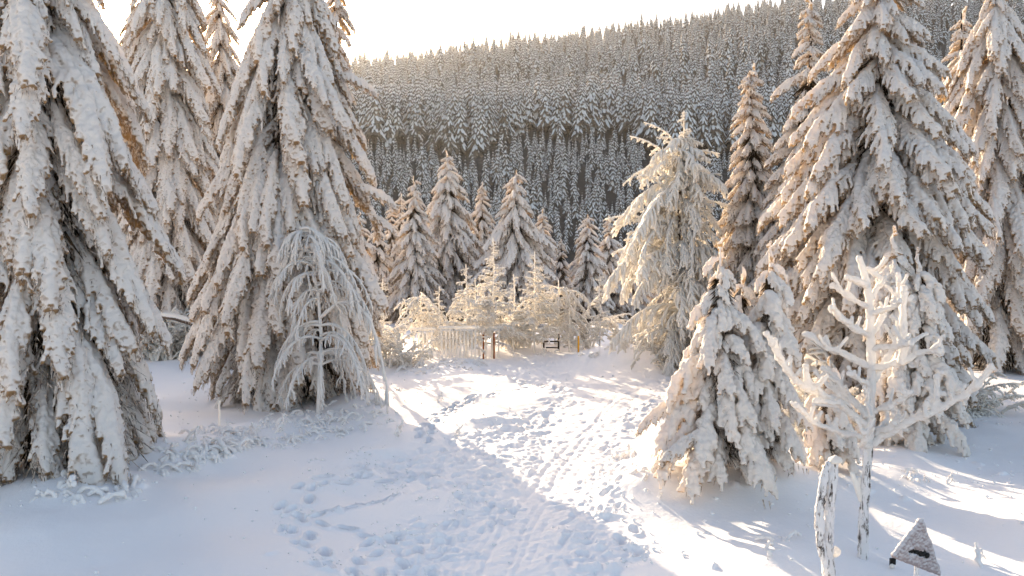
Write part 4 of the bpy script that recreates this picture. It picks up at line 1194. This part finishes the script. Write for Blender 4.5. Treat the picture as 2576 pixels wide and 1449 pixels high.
pts = []
def yedge(a):
    return 398 + 14 * math.sin(a * 21) + 8 * math.sin(a * 57 + 1)
y = 284.0
while y < 1650:
    ea = 398
    if y < 392: dx, dy = 4.2, 8.5
    elif y < 424: dx, dy = 4.6, 6
    elif y < 470: dx, dy = 7.0, 12
    else: dx, dy = 6.4 + (y - 440) * .003, 20 + (y - 440) * .025
    x = -.72 * y
    while x < .72 * y:
        xx = x + rnd.uniform(-.5, .5) * dx; yv = y + rnd.uniform(-.5, .5) * dy
        a = xx / yv; ye = yedge(a)
        if yv < ye - 11: k = 5 + rnd.randrange(3); s = rnd.choice([rnd.uniform(.75, 1.1), rnd.uniform(1.05, 1.45)]) * (1.4 if rnd.random() < .05 else 1)
        elif yv < ye + 2: k = -1
        elif yv < ye + 45: k = rnd.choice([0, 0, 1, 1, 2, 2, 3]); s = rnd.uniform(1.0, 1.35)
        else: k = rnd.choice([0, 1, 3, 3, 4, 4]); s = rnd.uniform(.75, 1.25)
        yrr = float(np.interp(1288 + a * F, [-800, 900, 1700, 2600, 3400], [1700, 1500, 1150, 1000, 1000]))
        if k >= 0 and yv < yrr + 60: pts.append((xx, yv, k, s))
        x += dx
    y += dy
A_ = np.array(pts); ZF = height(A_[:, 0], A_[:, 1]) - .2
meshes = FT_M + FT_M2 + FT_Y
HT = np.array([24, 25, 22.5, 22, 19, 10, 9, 11.0])
app = HT[A_[:, 2].astype(int)] * A_[:, 3] / A_[:, 1]
u_ = 1288 + A_[:, 0] / A_[:, 1] * F
# keep to those that show: not behind the near spruces, not behind the front ranks
vis = (u_ > 950) & (u_ < 2060) & ~((u_ > 1840) & (A_[:, 1] > 300)) & ((A_[:, 2] < 5) & (A_[:, 1] < 480) | (A_[:, 2] >= 5))
score = np.where(vis, app, 0)
top = set(np.argsort(-score)[:300].tolist())
for i in sorted(top):
    x_, y_, k, s = A_[i]; k = int(k)
    old = k < 5
    o = obj('forest_spruce', meshes[k], None, (x_, y_, float(ZF[i])), (0, 0, rnd.uniform(0, 6.28)), float(s),
            label='tall bare-trunked snowy spruce in the front rank of the old forest' if old else 'young frosted spruce in the plantation on the far slope',
            category='forest spruce', group='front rank of the old forest' if old else 'young spruces on the far slope')
rest = [i for i in range(len(A_)) if i not in top]
Ar = A_[rest]; Zr = ZF[rest]
print('forest', len(rest))
me = bpy.data.meshes.new('forest_points')
me.vertices.add(len(rest)); me.vertices.foreach_set('co', np.stack([Ar[:, 0], Ar[:, 1], Zr], 1).ravel())
for nm, arr, ty in (('kindi', Ar[:, 2].astype(np.int32), 'INT'), ('size', Ar[:, 3].astype(np.float32), 'FLOAT'), ('turn', nr.uniform(0, 6.28, len(rest)).astype(np.float32), 'FLOAT')):
    at_ = me.attributes.new(nm, ty, 'POINT'); at_.data.foreach_set('value', arr)
fo = obj('distant_forest', me, kind='stuff')
hid = bpy.data.collections.new('forest_kinds')
for i, m_ in enumerate(meshes):
    o = bpy.data.objects.new('kind_%02d' % i, m_); hid.objects.link(o)
gn = bpy.data.node_groups.new('forest', 'GeometryNodeTree')
gn.interface.new_socket('Geometry', in_out='INPUT', socket_type='NodeSocketGeometry')
gn.interface.new_socket('Geometry', in_out='OUTPUT', socket_type='NodeSocketGeometry')
gi = gn.nodes.new('NodeGroupInput'); go = gn.nodes.new('NodeGroupOutput')
ci = gn.nodes.new('GeometryNodeCollectionInfo'); ci.inputs['Collection'].default_value = hid; ci.inputs['Separate Children'].default_value = True; ci.inputs['Reset Children'].default_value = True
ip = gn.nodes.new('GeometryNodeInstanceOnPoints'); ip.inputs['Pick Instance'].default_value = True
def attr(nm, ty):
    n = gn.nodes.new('GeometryNodeInputNamedAttribute'); n.data_type = ty; n.inputs['Name'].default_value = nm; return n.outputs[0]
cx = gn.nodes.new('ShaderNodeCombineXYZ')
gn.links.new(gi.outputs[0], ip.inputs['Points']); gn.links.new(ci.outputs[0], ip.inputs['Instance'])
gn.links.new(attr('kindi', 'INT'), ip.inputs['Instance Index']); gn.links.new(attr('size', 'FLOAT'), ip.inputs['Scale'])
gn.links.new(attr('turn', 'FLOAT'), cx.inputs[2]); gn.links.new(cx.outputs[0], ip.inputs['Rotation'])
gn.links.new(ip.outputs[0], go.inputs[0])
md = fo.modifiers.new('scatter', 'NODES'); md.node_group = gn
fo['label'] = 'snow-dusted spruce forest covering the far hill up to the ridge'

# ------------------------------------------------------------------ haze
m, nt, out = newmat('thin_haze')
pv = N(nt, 'ShaderNodeVolumePrincipled')
pv.inputs['Color'].default_value = (0.98, 0.95, 0.92, 1)
pv.inputs['Density'].default_value = 0.00005
pv.inputs['Anisotropy'].default_value = 0.6
nt.links.new(pv.outputs[0], out.inputs['Volume'])
b = MB(); b.box((0, 800, 145), (5200, 2500, 345 + 0)); hz = obj('haze', b.mesh('haze', [m], False), kind='stuff')
print('objects', len(bpy.data.objects), 'tris', sum(len(mm.loops) - 2 * len(mm.polygons) for mm in bpy.data.meshes))
